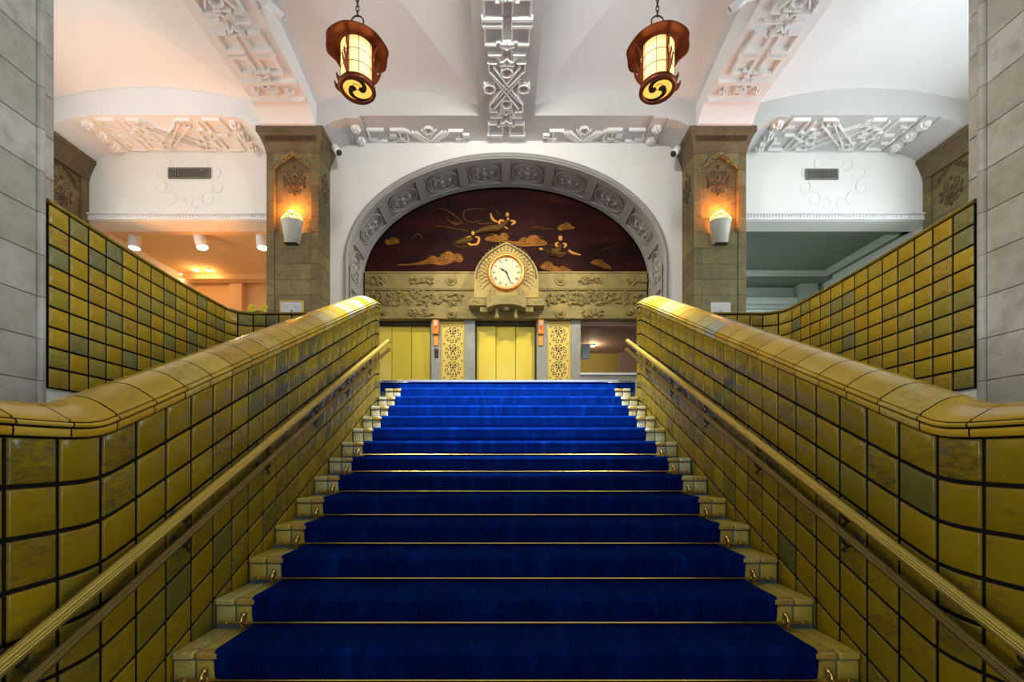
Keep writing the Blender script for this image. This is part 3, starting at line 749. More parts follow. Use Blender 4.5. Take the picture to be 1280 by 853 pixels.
# ------------------------------------------------------------------ tiled parapets round the stair well
PX, PY, PR, PS = 3.41, 5.45, .22, 3.20
L1 = PY-PR-PS; LA = pi/2*PR; L2 = (PX-PR)-(SW+2*WR+.012)
def par_path(s):
    if s < L1: return PX, PS+s, -1.0, 0.0
    if s < L1+LA:
        q = (s-L1)/PR; return PX-PR+PR*cos(q), PY-PR+PR*sin(q), -cos(q), -sin(q)
    return PX-PR-(s-L1-LA), PY, 0.0, -1.0
PB = .53
def par_top(s): 
    y = par_path(s)[1]; k = max(0, (4.75-y)/1.55) if s < L1 else 0
    return 1.815+.075*k**1.4
def parapet(sx, label):
    t = thing('parapet', label, 'parapet', (sx*PX, PY, PB)); off = (-sx*PX, -PY, -PB)
    SE = L1+LA+L2; N9 = 9
    core = MB(); top = MB(); rs = []; rt = []
    for i in range(121):
        s = SE*i/120; x, y, nx, ny = par_path(s); z = par_top(s)
        rs.append([(sx*(x-nx*.14), y-ny*.14, PB), (sx*x, y, PB), (sx*x, y, z), (sx*(x-nx*.14), y-ny*.14, z)])
    core.rings(rs, True, True, 0, False); core.build('wall_core', M['grout'], t, off)
    tl = MB(); ed = [i*L1/13 for i in range(13)]+[L1, L1+LA/2, L1+LA]+[L1+LA+L2*i/8 for i in range(1, 9)]
    for i in range(len(ed)-1):
        for j in range(N9):
            def P(s, tt, h):
                s = min(max(s, 0), SE); x, y, nx, ny = par_path(s); return (sx*(x+nx*h), y+ny*h, par_top(s)-(par_top(s)-PB)*tt/1.4)
            tl.tile(P, ed[i], ed[i+1], 1.4*j/N9, 1.4*(j+1)/N9, .0075, .005, .008, 3, 1, random.random()**1.35)
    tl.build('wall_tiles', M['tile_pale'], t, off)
    cp_ = MB(); pf = [(.006, .006), (.010, .009), (.010, .026), (.002, .034), (-.04, .036), (-.12, .036), (-.150, .030), (-.150, .006)]
    for i in range(len(ed)-1):
        rs = []
        for q in range(4):
            s = ed[i]+.003+(ed[i+1]-ed[i]-.006)*q/3; x, y, nx, ny = par_path(s); z = par_top(s)
            rs.append([(sx*(x+nx*a), y+ny*a, z+b_) for a, b_ in pf])
        cp_.rings(rs, True, True, random.random()*.9, True)
    cp_.build('coping', M['tile'], t, off)
    return t
parapet(-1, 'curved yellow-tiled parapet beside the left stone pillar')
parapet(1, 'curved yellow-tiled parapet beside the right stone pillar')
for sx, nm in ((-1, 'left'), (1, 'right')):
    struct('wall_well_%s' % nm, boxes((sx*(PX+.02), sx*(PX+.15), PS-.3, PY+.15, LOW, PB), (sx*(SW+2*WR+.02), sx*(PX+.02), PY+.02, PY+.15, LOW, PB)), M['plaster_wall'])

# ------------------------------------------------------------------ foreground pillars
def pillar(sx, label):
    t = thing('stone_pillar', label, 'pillar', (sx*3.95, 2.6, LOW)); off = (-sx*3.95, -2.6, -LOW)
    core = boxes((sx*3.46, sx*4.48, 1.92, 3.255, LOW, ZS)); core.build('core', M['carved'], t, off)
    bl = MB(); h = .304; z = 2.394-h*12-h; i = 0; bd = MB(); rt = MB()
    while z < ZS-.01:
        z0, z1 = max(z, LOW), min(z+h, ZS)
        if z1 > z0+.02:
            cut = 2.45 if i % 2 else 2.75
            for (a, b_) in ((1.90, cut), (cut, 3.125)):
                bl.box(sx*3.41, sx*4.5, a+.002, b_-.002, z0+.002, z1-.002, .004, random.random())
            rv = random.random()
            rt.box(sx*3.435, sx*4.5, 3.19, 3.272, z0+.002, z1-.002, .004, rv)
            bd.tube([(sx*3.425, 3.158, z0+.002), (sx*3.425, 3.158, z1-.002)], .033, 14, rv)
        z += h; i += 1
    bl.build('stone_courses', M['pillar'], t, off); bd.build('corner_bead', M['pillar'], t, off); rt.build('corner_return', M['pillar'], t, off)
    return t
pillar(-1, 'tall grey stone pillar at the left edge of the photo')
pillar(1, 'tall grey stone pillar at the right edge of the photo')

# ------------------------------------------------------------------ carved pilasters
def spiral(fr, c, R, a0, turns, rad, mb, sa=1, n=20, h=.0):
    pts = [(sa*(c[0]+R*(1-.8*i/n)*cos(radians(a0+360*turns*i/n))), c[1]+R*(1-.8*i/n)*sin(radians(a0+360*turns*i/n))) for i in range(n+1)]
    mb.cord(fr, pts, [rad*(1-.5*i/n) for i in range(n+1)], h)
def motif(mb, fr, S=1.0):
    for sa in (-1, 1):
        spiral(lambda a, b, c: fr(a*S, b*S, c), (.10, -.02), .095, 190, 1.5, .020, mb, sa)
        spiral(lambda a, b, c: fr(a*S, b*S, c), (.085, .15), .07, 250, 1.3, .016, mb, sa)
        spiral(lambda a, b, c: fr(a*S, b*S, c), (.08, -.19), .065, 90, 1.3, .016, mb, sa)
        mb.blob(lambda a, b, c: fr(a*S, b*S, c), sa*.19, .05, .025, .05, .03, 8, 2); mb.blob(lambda a, b, c: fr(a*S, b*S, c), sa*.18, -.12, .022, .045, .03, 8, 2)
    for b_, r_ in ((.26, .035), (.05, .045), (-.11, .035), (-.27, .03)): mb.blob(lambda a, b, c: fr(a*S, b*S, c), 0, b_, r_*.8, r_*1.4, .04, 10, 2)
def crestwork(mb, fr, wd):
    # cusped arch of scrolls
    for sa in (-1, 1):
        pts = [(sa*wd*(1-.04*i), .02*i) for i in range(4)]+[(sa*wd*(.84-.5*i/8), .07+.16*sin(i/8*pi/2)) for i in range(9)]+[(sa*wd*(.30-.30*i/5), .24+.07*sin(i/5*pi/2)) for i in range(6)]
        mb.cord(fr, pts, .018, .0)
        for (a, b_, R) in ((.78, .10, .06), (.52, .17, .055), (.26, .23, .05)): spiral(fr, (wd*a, b_), R, 60, 1.2, .014, mb, sa)
    mb.blob(fr, 0, .30, .03, .05, .03, 8, 2)
def capital_mesh(rect0, rect1, z0, z1, zt, mb):
    # rect = (x0,x1,y0,y1); flared bell and flat abacus
    def ring(r, z): return [(r[0], r[2], z), (r[1], r[2], z), (r[1], r[3], z), (r[0], r[3], z)]
    def lerp(k): return tuple(a+(b-a)*k for a, b in zip(rect0, rect1))
    rs = [ring(lerp(-.12), z0-.035), ring(lerp(.06), z0-.03), ring(lerp(.06), z0)]
    for i in range(1, 7):
        k = i/6; rs.append(ring(lerp(.06+.80*(k**1.3)), z0+(z1-z0)*k))
    rs += [ring(lerp(1), z1+.004), ring(lerp(1), zt)]
    mb.rings(rs, True, True, 0, False)
CZ0, CZ1, CZT = 5.98, 6.28, 6.39
def pilaster(sx, label):
    YP = 8.45
    t = thing('stone_pilaster', label, 'pilaster', (sx*4.15, YP, LAND), 'carved stone pilasters'); off = (-sx*4.15, -YP, -LAND)
    xa, xb = sorted((sx*3.64, sx*4.66)); xc = (xa+xb)/2
    sh = MB(); h = .304; z = LAND; i = 0
    while z < CZ0-.001:
        z1 = min(z+h, CZ0); rv = random.random()
        hi = z1 > 4.62
        # corner strips, panel stones between (upper ones recessed)
        sh.box(xa, xa+.155, YP, 9.1, z+.002, z1-.002, .005, random.random()); sh.box(xb-.155, xb, YP, 9.1, z+.002, z1-.002, .005, random.random())
        sh.box(xa+.158, xb-.158, YP+(.075 if hi else .012), 9.1, z+.002, z1-.002, .004, rv)
        z += h; i += 1
    sh.build('shaft', M['pilaster'], t, off)
    fr = lambda a, b, c: (xc+a, YP+.073-c, b)
    tp = MB(); pts = [(-.36, 5.72), (-.30, 5.74), (-.27, 5.80), (-.18, 5.82), (-.12, 5.88), (0, 5.93), (.12, 5.88), (.18, 5.82), (.27, 5.80), (.30, 5.74), (.36, 5.72), (.36, 5.98), (-.36, 5.98)]
    tp.prism(pts, lambda a, b, c: (xc+a, c, b), YP-.002, YP+.07); crestwork(tp, lambda a, b, c: (xc+a, YP-.004-c, 5.66+b), .34)
    tp.build('panel_head', M['pilaster'], t, off)
    mo = MB(); motif(mo, lambda a, b, c: fr(a*1.05, 5.46+b, c), 1.0); mo.build('carved_medallion', M['carved'], t, off)
    m2 = MB(); motif(m2, lambda a, b, c: (sx*(3.64-c), 8.74+a*.8, 5.45+b), 1.0); m2.build('carved_medallion', M['carved'], t, off)
    cpm = MB(); capital_mesh((xa, xb, YP, 9.2), (xa-.13, xb+.13, YP-.14, 9.2), CZ0, CZ1, CZT, cpm)
    cpo = cpm.build('capital', M['capital'], t, off)
    kf = MB()
    n_ = 15
    for i in range(n_):
        a = xa+.02+(xb-xa-.04)*(i+.5)/n_
        kf.path(lambda p, q, c: (p, YP-.085-c-q*.28, CZ0+.20+q), [(a-.026, -.05), (a-.026, .04), (a+.02, .04), (a+.02, -.03), (a-.006, -.03), (a-.006, .012)], .011, .012)
    kf.build('key_fret', M['carved'], cpo)
    return t
pilaster(-1, 'brown stone pilaster with capital, left of the great arch'); pilaster(1, 'brown stone pilaster with capital, right of the great arch')
def corner_pilaster(sx, label):
    t = thing('corner_pilaster', label, 'pilaster', (sx*XP, 8.7, LAND), 'carved stone pilasters'); off = (-sx*XP, -8.7, -LAND)
    sh = MB(); z = LAND; h = .304
    while z < CZ0-.001:
        z1 = min(z+h, CZ0)
        sh.box(sx*XP, sx*9.1, 9.13, YV-.001, z+.002, z1-.002, .005, random.random()); sh.box(sx*XP, sx*9.1, 8.2, 8.36, z+.002, z1-.002, .005, random.random())
        sh.box(sx*(XP+.05), sx*9.1, 8.36, 9.13, z+.002, z1-.002, .004, random.random()); z += h
    sh.build('shaft', M['pilaster'], t, off)
    mo = MB(); motif(mo, lambda a, b, c: (sx*(XP+.048-c), 8.745+a*1.1, 5.42+b), 1.0); crestwork(mo, lambda a, b, c: (sx*(XP+.048-c), 8.745+a, 5.66+b), .33); mo.build('carved_medallion', M['carved'], t, off)
    cpm = MB(); x0, x1 = sorted((sx*XP, sx*9.1)); e0, e1 = sorted((sx*(XP-.15), sx*9.1))
    capital_mesh((x0, x1, 8.2, YV-.001), (e0, e1, 8.05, YV-.001), CZ0, CZ1, CZT-.02, cpm); cpm.build('capital', M['capital'], t, off)
corner_pilaster(-1, 'carved corner pilaster at far left, behind the tiled parapet'); corner_pilaster(1, 'carved corner pilaster at far right, behind the tiled parapet')

# ------------------------------------------------------------------ mural, frieze, clock
DM = 9.985
mural = thing('mural', 'dark red lacquer mural with gold clouds and flying figures under the arch', 'mural', (0, DM, 4.246))
moff = (0, -DM, -4.246)
mb = MB(); xs2 = [-3.2+6.4*i/60 for i in range(61)]
poly = [(x, archz(x)-.015) for x in [3.2-6.4*i/60 for i in range(61)]]+[(-3.2, 4.2), (3.2, 4.2)]
mb.prism(poly, lambda a, b, c: (a, c, b), DM, DM+.06); mb.build('lacquer_panel', M['lacquer'], mural, moff)
def Z7(p): return px(460+p[0]/3.657, 235+p[1]/3.661, DM)
def smooth(pl, it=2):
    for _ in range(it):
        q = []
        for i in range(len(pl)):
            a, b_ = pl[i], pl[(i+1) % len(pl)]
            q += [(a[0]*.75+b_[0]*.25, a[1]*.75+b_[1]*.25), (a[0]*.25+b_[0]*.75, a[1]*.25+b_[1]*.75)]
        pl = q
    return pl
CL = [[(530,238),(540,225),(565,222),(580,210),(600,224),(612,206),(635,208),(644,228),(634,240),(662,246),(690,246),(698,230),(715,222),(728,234),(735,222),(755,216),(778,220),(786,236),(802,240),(822,252),(815,262),(790,266),(740,269),(700,269),(670,262),(640,250),(560,248)],
 [(270,330),(282,313),(305,310),(320,324),(345,300),(365,288),(385,297),(400,306),(415,298),(432,314),(437,332),(420,344),(395,336),(370,350),(330,357),(290,346),(250,353),(150,357),(120,350),(200,349)],
 [(76,248),(85,234),(100,240),(112,226),(132,230),(146,246),(140,257),(120,257),(100,264),(84,260)],
 [(783,366),(798,350),(815,336),(838,340),(846,357),(862,360),(875,367),(890,353),(908,366),(940,382),(925,390),(880,389),(850,382),(815,378)],
 [(863,190),(873,172),(893,166),(905,156),(922,160),(926,173),(948,182),(940,191),(905,192),(880,197)],
 [(1012,346),(1035,328),(1058,327),(1076,342),(1092,348),(1114,364),(1108,374),(1080,370),(1060,358),(1040,354)]]
for c_ in CL:
    mb = MB(); mb.prism(smooth([Z7(p) for p in c_], 1), lambda a, b, c: (a, c, b), DM-.010, DM+.005); co = mb.build('gold_cloud', M['goldpaint'], mural, moff)
    P_ = [Z7(p) for p in c_]; ax0, ax1 = min(p[0] for p in P_), max(p[0] for p in P_); az0, az1 = min(p[1] for p in P_), max(p[1] for p in P_); sc = MB(); nq = max(1, int((ax1-ax0)/.30))
    for i in range(nq):
        ca = ax0+(ax1-ax0)*(i+.5)/nq; tops = [p[1] for p in P_ if abs(p[0]-ca) < .14]
        if not tops: continue
        cz_ = max(tops)*.62+min(tops)*.38; Rr = min(.075, (max(tops)-min(tops))*.42)
        pts_ = [(ca+Rr*(1-.8*k/16)*cos(.5+7.5*k/16), DM-.011, cz_+Rr*(1-.8*k/16)*sin(.5+7.5*k/16)) for k in range(17)]
        sc.tube(pts_, .010, 5); sc.tube([(ca-Rr*1.3, DM-.011, cz_-Rr*1.15), (ca, DM-.011, cz_-Rr*1.3), (ca+Rr*1.5, DM-.011, cz_-Rr*1.0)], .007, 5)
    if sc.v:
        so = sc.build('cloud_scroll', M['dullgold'], co)
for kx in ('goldpaint', 'dullgold', 'skin'): M[kx].node_tree.nodes['Principled BSDF'].inputs['Specular IOR Level'].default_value = .08
dg = MB()
def stroke(mb, ptsz, w0):
    P_ = [Z7(p) for p in ptsz]; n_ = len(P_)
    q = []
    for i in range(n_-1):
        for k in range(4):
            t_ = k/4; p0, p1, p2, p3 = P_[max(i-1, 0)], P_[i], P_[i+1], P_[min(i+2, n_-1)]
            q.append(tuple(.5*((2*p1[j])+(-p0[j]+p2[j])*t_+(2*p0[j]-5*p1[j]+4*p2[j]-p3[j])*t_*t_+(-p0[j]+3*p1[j]-3*p2[j]+p3[j])*t_**3) for j in (0, 1)))
    q.append(P_[-1]); m_ = len(q)
    mb.tube([(a, DM-.006, b_) for a, b_ in q], [w0*(.35+.65*sin(pi*min(.999, max(.05, i/(m_-1))))) for i in range(m_)], 6)
for s_, w_ in (([(320,95),(350,100),(385,120),(420,150),(440,168)], .022), ([(300,180),(340,178),(400,190),(460,198)], .02), ([(520,150),(470,160),(440,140),(440,110),(490,97),(540,100)], .020),
    ([(500,150),(510,165),(540,165),(580,160)], .016), ([(560,80),(590,110),(620,140)], .010), ([(570,205),(600,195),(640,180)], .010), ([(390,240),(420,262),(470,270)], .018), ([(385,258),(420,272),(450,272)], .014),
    ([(740,188),(770,180),(800,188),(850,187)], .014), ([(820,265),(850,258),(870,255)], .010), ([(1050,290),(1090,280),(1140,268)], .012), ([(1075,240),(1100,232)], .012), ([(205,230),(230,212),(255,238)], .022), ([(360,140),(380,160),(420,165)], .03), ([(370,150),(400,170),(430,160)], .03), ([(800,280),(840,300),(890,300),(930,285)], .02), ([(840,300),(870,315),(905,308)], .03)):
    stroke(dg, s_, w_)
dg.build('ribbons', M['dullgold'], mural, moff)
# three simple flying figures with raised arms
def figure(head, hr, limbs, body, name):
    mb = MB()
    a, b_ = Z7(head); mb.blob(lambda p, q, c: (a+p, DM-c, b_+q), 0, 0, hr, hr*1.25, .02, 12, 3)
    for l in limbs: stroke(mb, l, .033)
    fo = mb.build('flying_figure', M['skin'], mural, moff)
    rb = MB(); stroke(rb, body, .085); rb.build('robe', M['dullgold'], fo)
    hb = MB(); hb.blob(lambda p, q, c: (a+p, DM-.004-c, b_+hr*1.35+q), 0, 0, hr*.75, hr*.5, .02, 10, 3); hb.build('hair', M['dark'], fo)
figure((637,122), .042, [[(650,150),(672,158),(655,170)],[(630,160),(610,150),(600,165),(640,188)],[(596,160),(570,145),(560,118)],[(640,138),(640,150)]], [(640,150),(600,185),(550,190),(490,205)], 'a')
figure((480,207), .042, [[(470,222),(440,238),(470,262),(485,258)],[(490,225),(508,232),(500,258),(478,262)],[(440,238),(430,236)]], [(478,235),(440,248),(400,255)], 'b')
figure((880,230), .05, [[(870,250),(858,262),(875,275)],[(890,255),(905,262),(895,276)],[(915,285),(935,300),(972,308)],[(800,285),(782,278)]], [(880,262),(870,290),(840,300),(905,305)], 'c')

DF = 9.86
fz = thing('stone_frieze', 'ochre stone frieze of carved bands across the wall below the mural', 'frieze', (0, DF, ZO)); foff = (0, -DF, -ZO)
def zf(y): return (VY-y)*DF/F
mb = MB(); XF = AW-.045
mb.box(-XF, XF, DF, D2+.05, zf(361), 4.25, .008); mb.box(-XF, XF, DF-.02, DF+.05, 4.225, 4.262, .006); mb.box(-XF, XF, DF+.02, D2+.05, zf(384.5), zf(361)); mb.box(-XF, XF, DF, D2+.05, ZO, zf(384.5), .008)
mb.box(-XF, XF, DF-.015, DF+.02, zf(363), zf(361.5), .004)
mb.build('stone_bands', M['frieze'], fz, foff)
def scroll_leaves(mb, x0, x1, zc, hh, y, n_):
    for i in range(n_):
        a = x0+(x1-x0)*random.random(); b_ = zc+hh*(random.random()*2-1)*.8; q = random.random()*pi
        mb.blob(lambda p, r_, c: (p, y-c, r_), a, b_, .05+.05*random.random(), .022+.018*random.random(), .055, 8, 2, 0, q)
    x = x0+.12; k = 0
    while x < x1-.1:
        spiral(lambda a, b, c: (a+x, y-c, b+zc), (0, 0), hh*.8, 90+180*(k % 2), 1.4, .016, mb); x += hh*1.9; k += 1
        mb.cord(lambda a, b, c: (a, y-c, b), [(x-hh*1.9, zc+hh*.8*(-1)**k), (x-hh, zc), (x, zc-hh*.8*(-1)**k)], .014)
zc = (zf(384.5)+zf(361))/2
for x0_, x1_ in ((-3.05, -.95), (.95, 3.05)):
    carv = MB(); scroll_leaves(carv, x0_, x1_, zc, .17, DF+.02, 110); carv.build('foliage_carving', M['frieze'], fz, foff)
for xx in (-2.95, -1.92, 1.92, 2.95):
    for zz in ((4.25+zf(361))/2, (ZO+zf(384.5))/2):
        cv = MB(); scroll_leaves(cv, xx-.26, xx+.26, zz, .085, DF, 18); cv.build('carved_panel', M['frieze'], fz, foff)
for xx in (-1.235, 1.235):
    for zz in ((4.25+zf(361))/2, (ZO+zf(384.5))/2):
        cv = MB(); cv.lathe([(.12, 0), (.12, .02), (.105, .03), (.10, .02), (.075, .025), (.07, .045), (.035, .055), (.03, .07), (.002, .078)], 20, ax=lambda a, b, c: (xx+a, DF-c, zz+b)); cv.build('boss', M['frieze'], fz, foff)

DC = 9.60
XC, ZC = px(632.9, 341.8, DC)
ck = thing('clock', 'round copper-rimmed wall clock in a carved pointed stone surround', 'clock', (XC, DC, ZC))
cs = DC/F
def cl(pts): return [((x-632.9)*cs, (341.8-y)*cs) for x, y in pts]
half = [(633, 303.6), (636, 304.6), (643, 308.5), (650, 312.6), (656, 316.8), (661, 321.5), (665, 326.4), (668.5, 331.5), (670.8, 336.5), (672.2, 342), (672.9, 350), (673.2, 373)]
out = half+[(1265.8-x, y) for x, y in reversed(half[1:])]
LC = lambda a, b, c: (a, c, b)
mb = MB(); mb.prism(cl(out), LC, -.03, D2-DC); mb.build('surround', M['surround'], ck)
mb = MB()
inn = [((x-632.9)*.93*cs, (341.8-y)*.93*cs) for x, y in half[:-1]]
for sa in (-1, 1): mb.tube([(sa*a, -.035, b) for a, b in inn], .014, 6)
for i in range(0, 64):
    th = radians(-150+300*(i+.5)/64+0) ; 
for ring_, nn, l_ in ((.445, 28, .026), (.49, 26, .032), (.54, 30, .034), (.585, 30, .028), (.625, 30, .020)):
    for i in range(nn):
        th = radians(-125+250*i/(nn-1)); r_ = ring_
        a, b = r_*sin(th), r_*cos(th)+(.03 if ring_ < .6 else 0)
        a *= min(1, .60/max(.001, abs(a)))
        if abs(th) < .45: b += .07*(ring_-.4)/.2*(1-abs(th)/.45)
        mb.blob(lambda p, q, c: (p, -.03-c, q), a, b, .013, l_, .004, 7, 2, 0, -th+.5*(-1)**i)
        if .48 < ring_ < .5: spiral(lambda p, q, c: (a+p, -.029-c, b+q), (0, 0), .030, 90*i, 1.0, .006, mb, 1, 10)
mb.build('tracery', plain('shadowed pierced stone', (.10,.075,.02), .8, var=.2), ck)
mb = MB(); mb.lathe([(.33, .02), (.41, .02), (.418, -.01), (.405, -.05), (.37, -.075), (.345, -.06), (.335, -.03), (.33, -.01)], 48, cap=False, ax=lambda a, b, c: (a, -.03+c, b)); mb.build('bezel', M['copper_bezel'], ck)
mb = MB(); mb.lathe([(.336, .0), (.336, -.012), (.001, -.012)], 40, ax=lambda a, b, c: (a, -.03+c, b), sm=False); dial = mb.build('dial', M['dial'], ck)
nm2 = MB(); ROM = ['XII','I','II','III','IIII','V','VI','VII','VIII','IX','X','XI']
for i, tx in enumerate(ROM):
    th = 2*pi*i/12; u, v = (sin(th), cos(th)); R_ = .272; wch = {'I': .016, 'V': .030, 'X': .030}; tot = sum(wch[c_] for c_ in tx); xx = -tot/2
    def NF(a, b, c, th=th): 
        r_ = R_+b; return (r_*sin(th)+a*cos(th), -.042-c, r_*cos(th)-a*sin(th))
    for c_ in tx:
        wd = wch[c_]; c0 = xx+wd/2; h_ = .032
        if c_ == 'I': nm2.bar(NF, (c0, -h_), (c0, h_), .009, .003)
        elif c_ == 'V': nm2.bar(NF, (c0-wd*.4, h_), (c0, -h_), .009, .003); nm2.bar(NF, (c0+wd*.4, h_), (c0, -h_), .006, .003)
        else: nm2.bar(NF, (c0-wd*.4, h_), (c0+wd*.4, -h_), .009, .003); nm2.bar(NF, (c0+wd*.4, h_), (c0-wd*.4, -h_), .006, .003)
        xx += wd
nm2.build('numerals', M['ink'], dial)
def hand(ang, poly, nm, dd):
    mb = MB(); q = radians(ang); mb.prism(poly, lambda a, b, c: (a*cos(q)+b*sin(q), -.046-c, -a*sin(q)+b*cos(q)), dd, dd+.004); mb.build(nm, M['ink'], ck)
hand(306, [(-.008, -.05), (.008, -.05), (.010, .07), (.030, .10), (.012, .135), (0, .19), (-.012, .135), (-.030, .10), (-.010, .07)], 'hour_hand', .002)
hand(157, [(-.007, -.06), (.007, -.06), (.012, .10), (.005, .26), (0, .285), (-.005, .26), (-.012, .10)], 'minute_hand', .008)
mb = MB(); mb.lathe([(.02, 0), (.02, .016), (.002, .02)], 14, ax=lambda a, b, c: (a, -.046-c, b)); mb.build('hub', M['ink'], ck)
mb = MB()
for i in range(6): mb.bar(lambda a, b, c: (a, -.042-c, b), (-.062+.021*i, -.112), (-.048+.021*i, -.112), .011, .001)
mb.build('dial_lettering', plain('faint grey ink', (.35,.33,.25), .6), dial)
mb = MB()
mb.prism(cl([(586, 374.5), (609, 374.5), (609, 383), (586, 383)]), LC, -.06, D2-DC-.1); mb.prism(cl([(657, 374.5), (680.5, 374.5), (680.5, 383), (657, 383)]), LC, -.06, D2-DC-.1)
mb.prism(cl([(608.5, 371.5), (657, 371.5), (657, 387), (646, 383.5), (640, 382.6), (626, 382.6), (619, 383.5), (608.5, 387)]), LC, -.12, D2-DC-.1)
mb.prism(cl([(600, 383), (609, 383), (609, 390), (600, 390)]), LC, -.02, D2-DC-.1); mb.prism(cl([(657, 383), (666.5, 383), (666.5, 390), (657, 390)]), LC, -.02, D2-DC-.1)
for sa in (-1, 1):
    mb.cord(lambda a, b, c: (a, -.065, b), cl([(633+sa*43, 380), (633+sa*40, 377), (633+sa*36, 380), (633+sa*33, 377)]), .008)
mb.build('console', M['frieze'], ck)
for sa in (-1, 1):
    mb = MB(); (a, z), = cl([(633+sa*12, 398)])
    mb.lathe([(.02, 0), (.05, .02), (.055, .05), (.035, .07), (.045, .10), (.03, .12), (.045, .16), (.04, .24)], 12, at=(a, .06, z)); mb.build('drop', M['frieze'], ck)
    mb = MB(); (a, z), = cl([(633+sa*17.5, 371.5)])
    mb.lathe([(.045, 0), (.055, .03), (.035, .05), (.05, .09), (.04, .13), (.03, .16), (.01, .175)], 12, at=(a, -.075, z)); mb.build('finial', M['frieze'], ck)
mb = MB(); (a, z), = cl([(633, 386)]); mb.blob(lambda p, q, c: (a+p, .0-c, z+q), 0, 0, .075, .05, .05); mb.build('boss', M['frieze'], ck)

# ------------------------------------------------------------------ lift doors, gilt grilles, indicators
def lift_door(x0, x1, label):
    t = thing('lift_door', label, 'lift door', ((x0+x1)/2, D2+.14, LAND), 'gold lift doors'); w_ = (x1-x0)
    fm = MB(); fm.box(-w_/2, -w_/2+.03, -.10, .06, 0, ZO-LAND, .004); fm.box(w_/2-.03, w_/2, -.10, .06, 0, ZO-LAND, .004); fm.box(-w_/2, w_/2, -.06, .06, ZO-LAND-.10, ZO-LAND, .004); fm.box(-w_/2+.02, w_/2-.02, .05, .07, 0, ZO-LAND-.05); fm.build('door_frame', plain('dark bronze frame', (.05,.038,.015), .6, .2), t)
    for i in range(3):
        p = MB(); a = -w_/2+.028+(w_-.056)*i/3; b_ = -w_/2+.028+(w_-.056)*(i+1)/3
        p.box(a+.006, b_-.006, .012*i-.02, .012*i+.02, .01, ZO-LAND-.10, .0015); p.build('door_panel', M['gold_door'], t)
lift_door(*OPN[1], 'gold three-panel lift door in the centre, below the clock')
lift_door(*OPN[0], 'gold three-panel lift door on the left, beside the handrail end')
def grille(x0, x1, label):
    xc = (x0+x1)/2; t = thing('gilt_grille', label, 'grille', (xc, D2+.03, LAND), 'pierced gilt grilles'); w_ = x1-x0; H = ZO-LAND
    p = MB(); p.box(-w_/2, w_/2, 0, .03, 0, H-.01); p.build('plate', M['gilt'], t)
    f_ = MB()
    for a, b_ in ((-w_/2, -w_/2+.028), (w_/2-.028, w_/2)): f_.box(a, b_, -.03, .0, 0, H-.02, .006)
    f_.box(-w_/2+.028, w_/2-.028, -.03, 0, H-.05, H-.02, .006)
    f_.build('border', M['gilt'], t)
    for zc_ in (1.795, 1.40, 1.01, .62):
        m_ = MB(); R_ = .172
        fr = lambda a, b, c: (a, -.002-c, zc_+b)
        for i in range(30):
            th = 2*pi*i/30
            if i % 3 != 2: m_.blob(fr, R_*cos(th), R_*sin(th), .014, .019, .003, 6, 1, 0, th)
        for i in range(12):
            th = 2*pi*i/12; m_.blob(fr, .128*cos(th), .128*sin(th), .012, .028, .003, 6, 1, 0, th+.6)
        for i in range(5):
            th = pi/2+2*pi*i/5; m_.blob(fr, .055*cos(th), .025+.055*sin(th), .021, .016, .003, 7, 1, 0, th)
        m_.blob(fr, 0, .03, .026, .028, .003, 8, 1)
        for sa in (-1, 1):
            m_.blob(fr, sa*.055, .095, .026, .026, .003, 8, 1); m_.blob(fr, sa*.045, -.055, .034, .008, .003, 6, 1, 0, -sa*.7); m_.blob(fr, sa*.09, -.11, .03, .008, .003, 6, 1, 0, sa*.6)
            for sb in (-1, 1):
                c_ = MB(); c_.blob(fr, sa*.20, sb*.19, .02, .010, .003, 8, 1, 0, sa*sb*.7); c_.build('corner_piercing', M['dark'], t)
        m_.blob(fr, 0, -.11, .016, .02, .003, 8, 1)
        m_.build('pierced_roundel', M['dark'], t)
grille(-1.49, -.95, 'pierced gilt grille between the left and centre lift doors'); grille(.95, 1.49, 'pierced gilt grille between the centre lift door and the right opening')
def indicator(xc, label, call):
    t = thing('lift_indicator', label, 'indicator', (xc, D2-.02, 2.86), 'orange lift indicators')
    b_ = MB(); b_.box(-.072, .072, -.09, 0, .0, .34, .012); b_.build('housing', M['orange'], t)
    d_ = MB(); d_.box(-.03, .03, -.094, -.088, .20, .30, .002); d_.build('display', plain('pale display', (.6,.6,.5), .3), t)
    q = MB(); q.bar(lambda a, b, c: (a, -.09-c, b), (-.02, .10), (.02, .14), .018, .004); q.bar(lambda a, b, c: (a, -.09-c, b), (.02, .14), (-.02, .18), .018, .004); q.build('arrow', plain('red arrow', (.5,.05,.02), .4), t)
    l_ = MB(); l_.box(-.055, .055, -.03, 0, -.255, -.01, .01); l_.build('lower_plate', plain('orange plate', (.80,.34,.03), .4), t)
    return t
indicator(-1.60, 'orange lift indicator beside the left lift door', 1); indicator(.80, 'orange lift indicator beside the centre lift door', 0)
t = thing('call_plate', 'dark bronze call plate below the left orange indicator', 'call button', (-1.59, D2-.02, 2.335))
mb = MB(); mb.box(-.045, .045, -.02, 0, 0, .21, .008); mb.build('plate', M['iron'], t)
for zz in (.065, .145):
    mb = MB(); mb.lathe([(.018, 0), (.018, .012), (.002, .015)], 12, ax=lambda a, b, c: (a, -.02-c, zz+b)); mb.build('button', M['copper'], t)
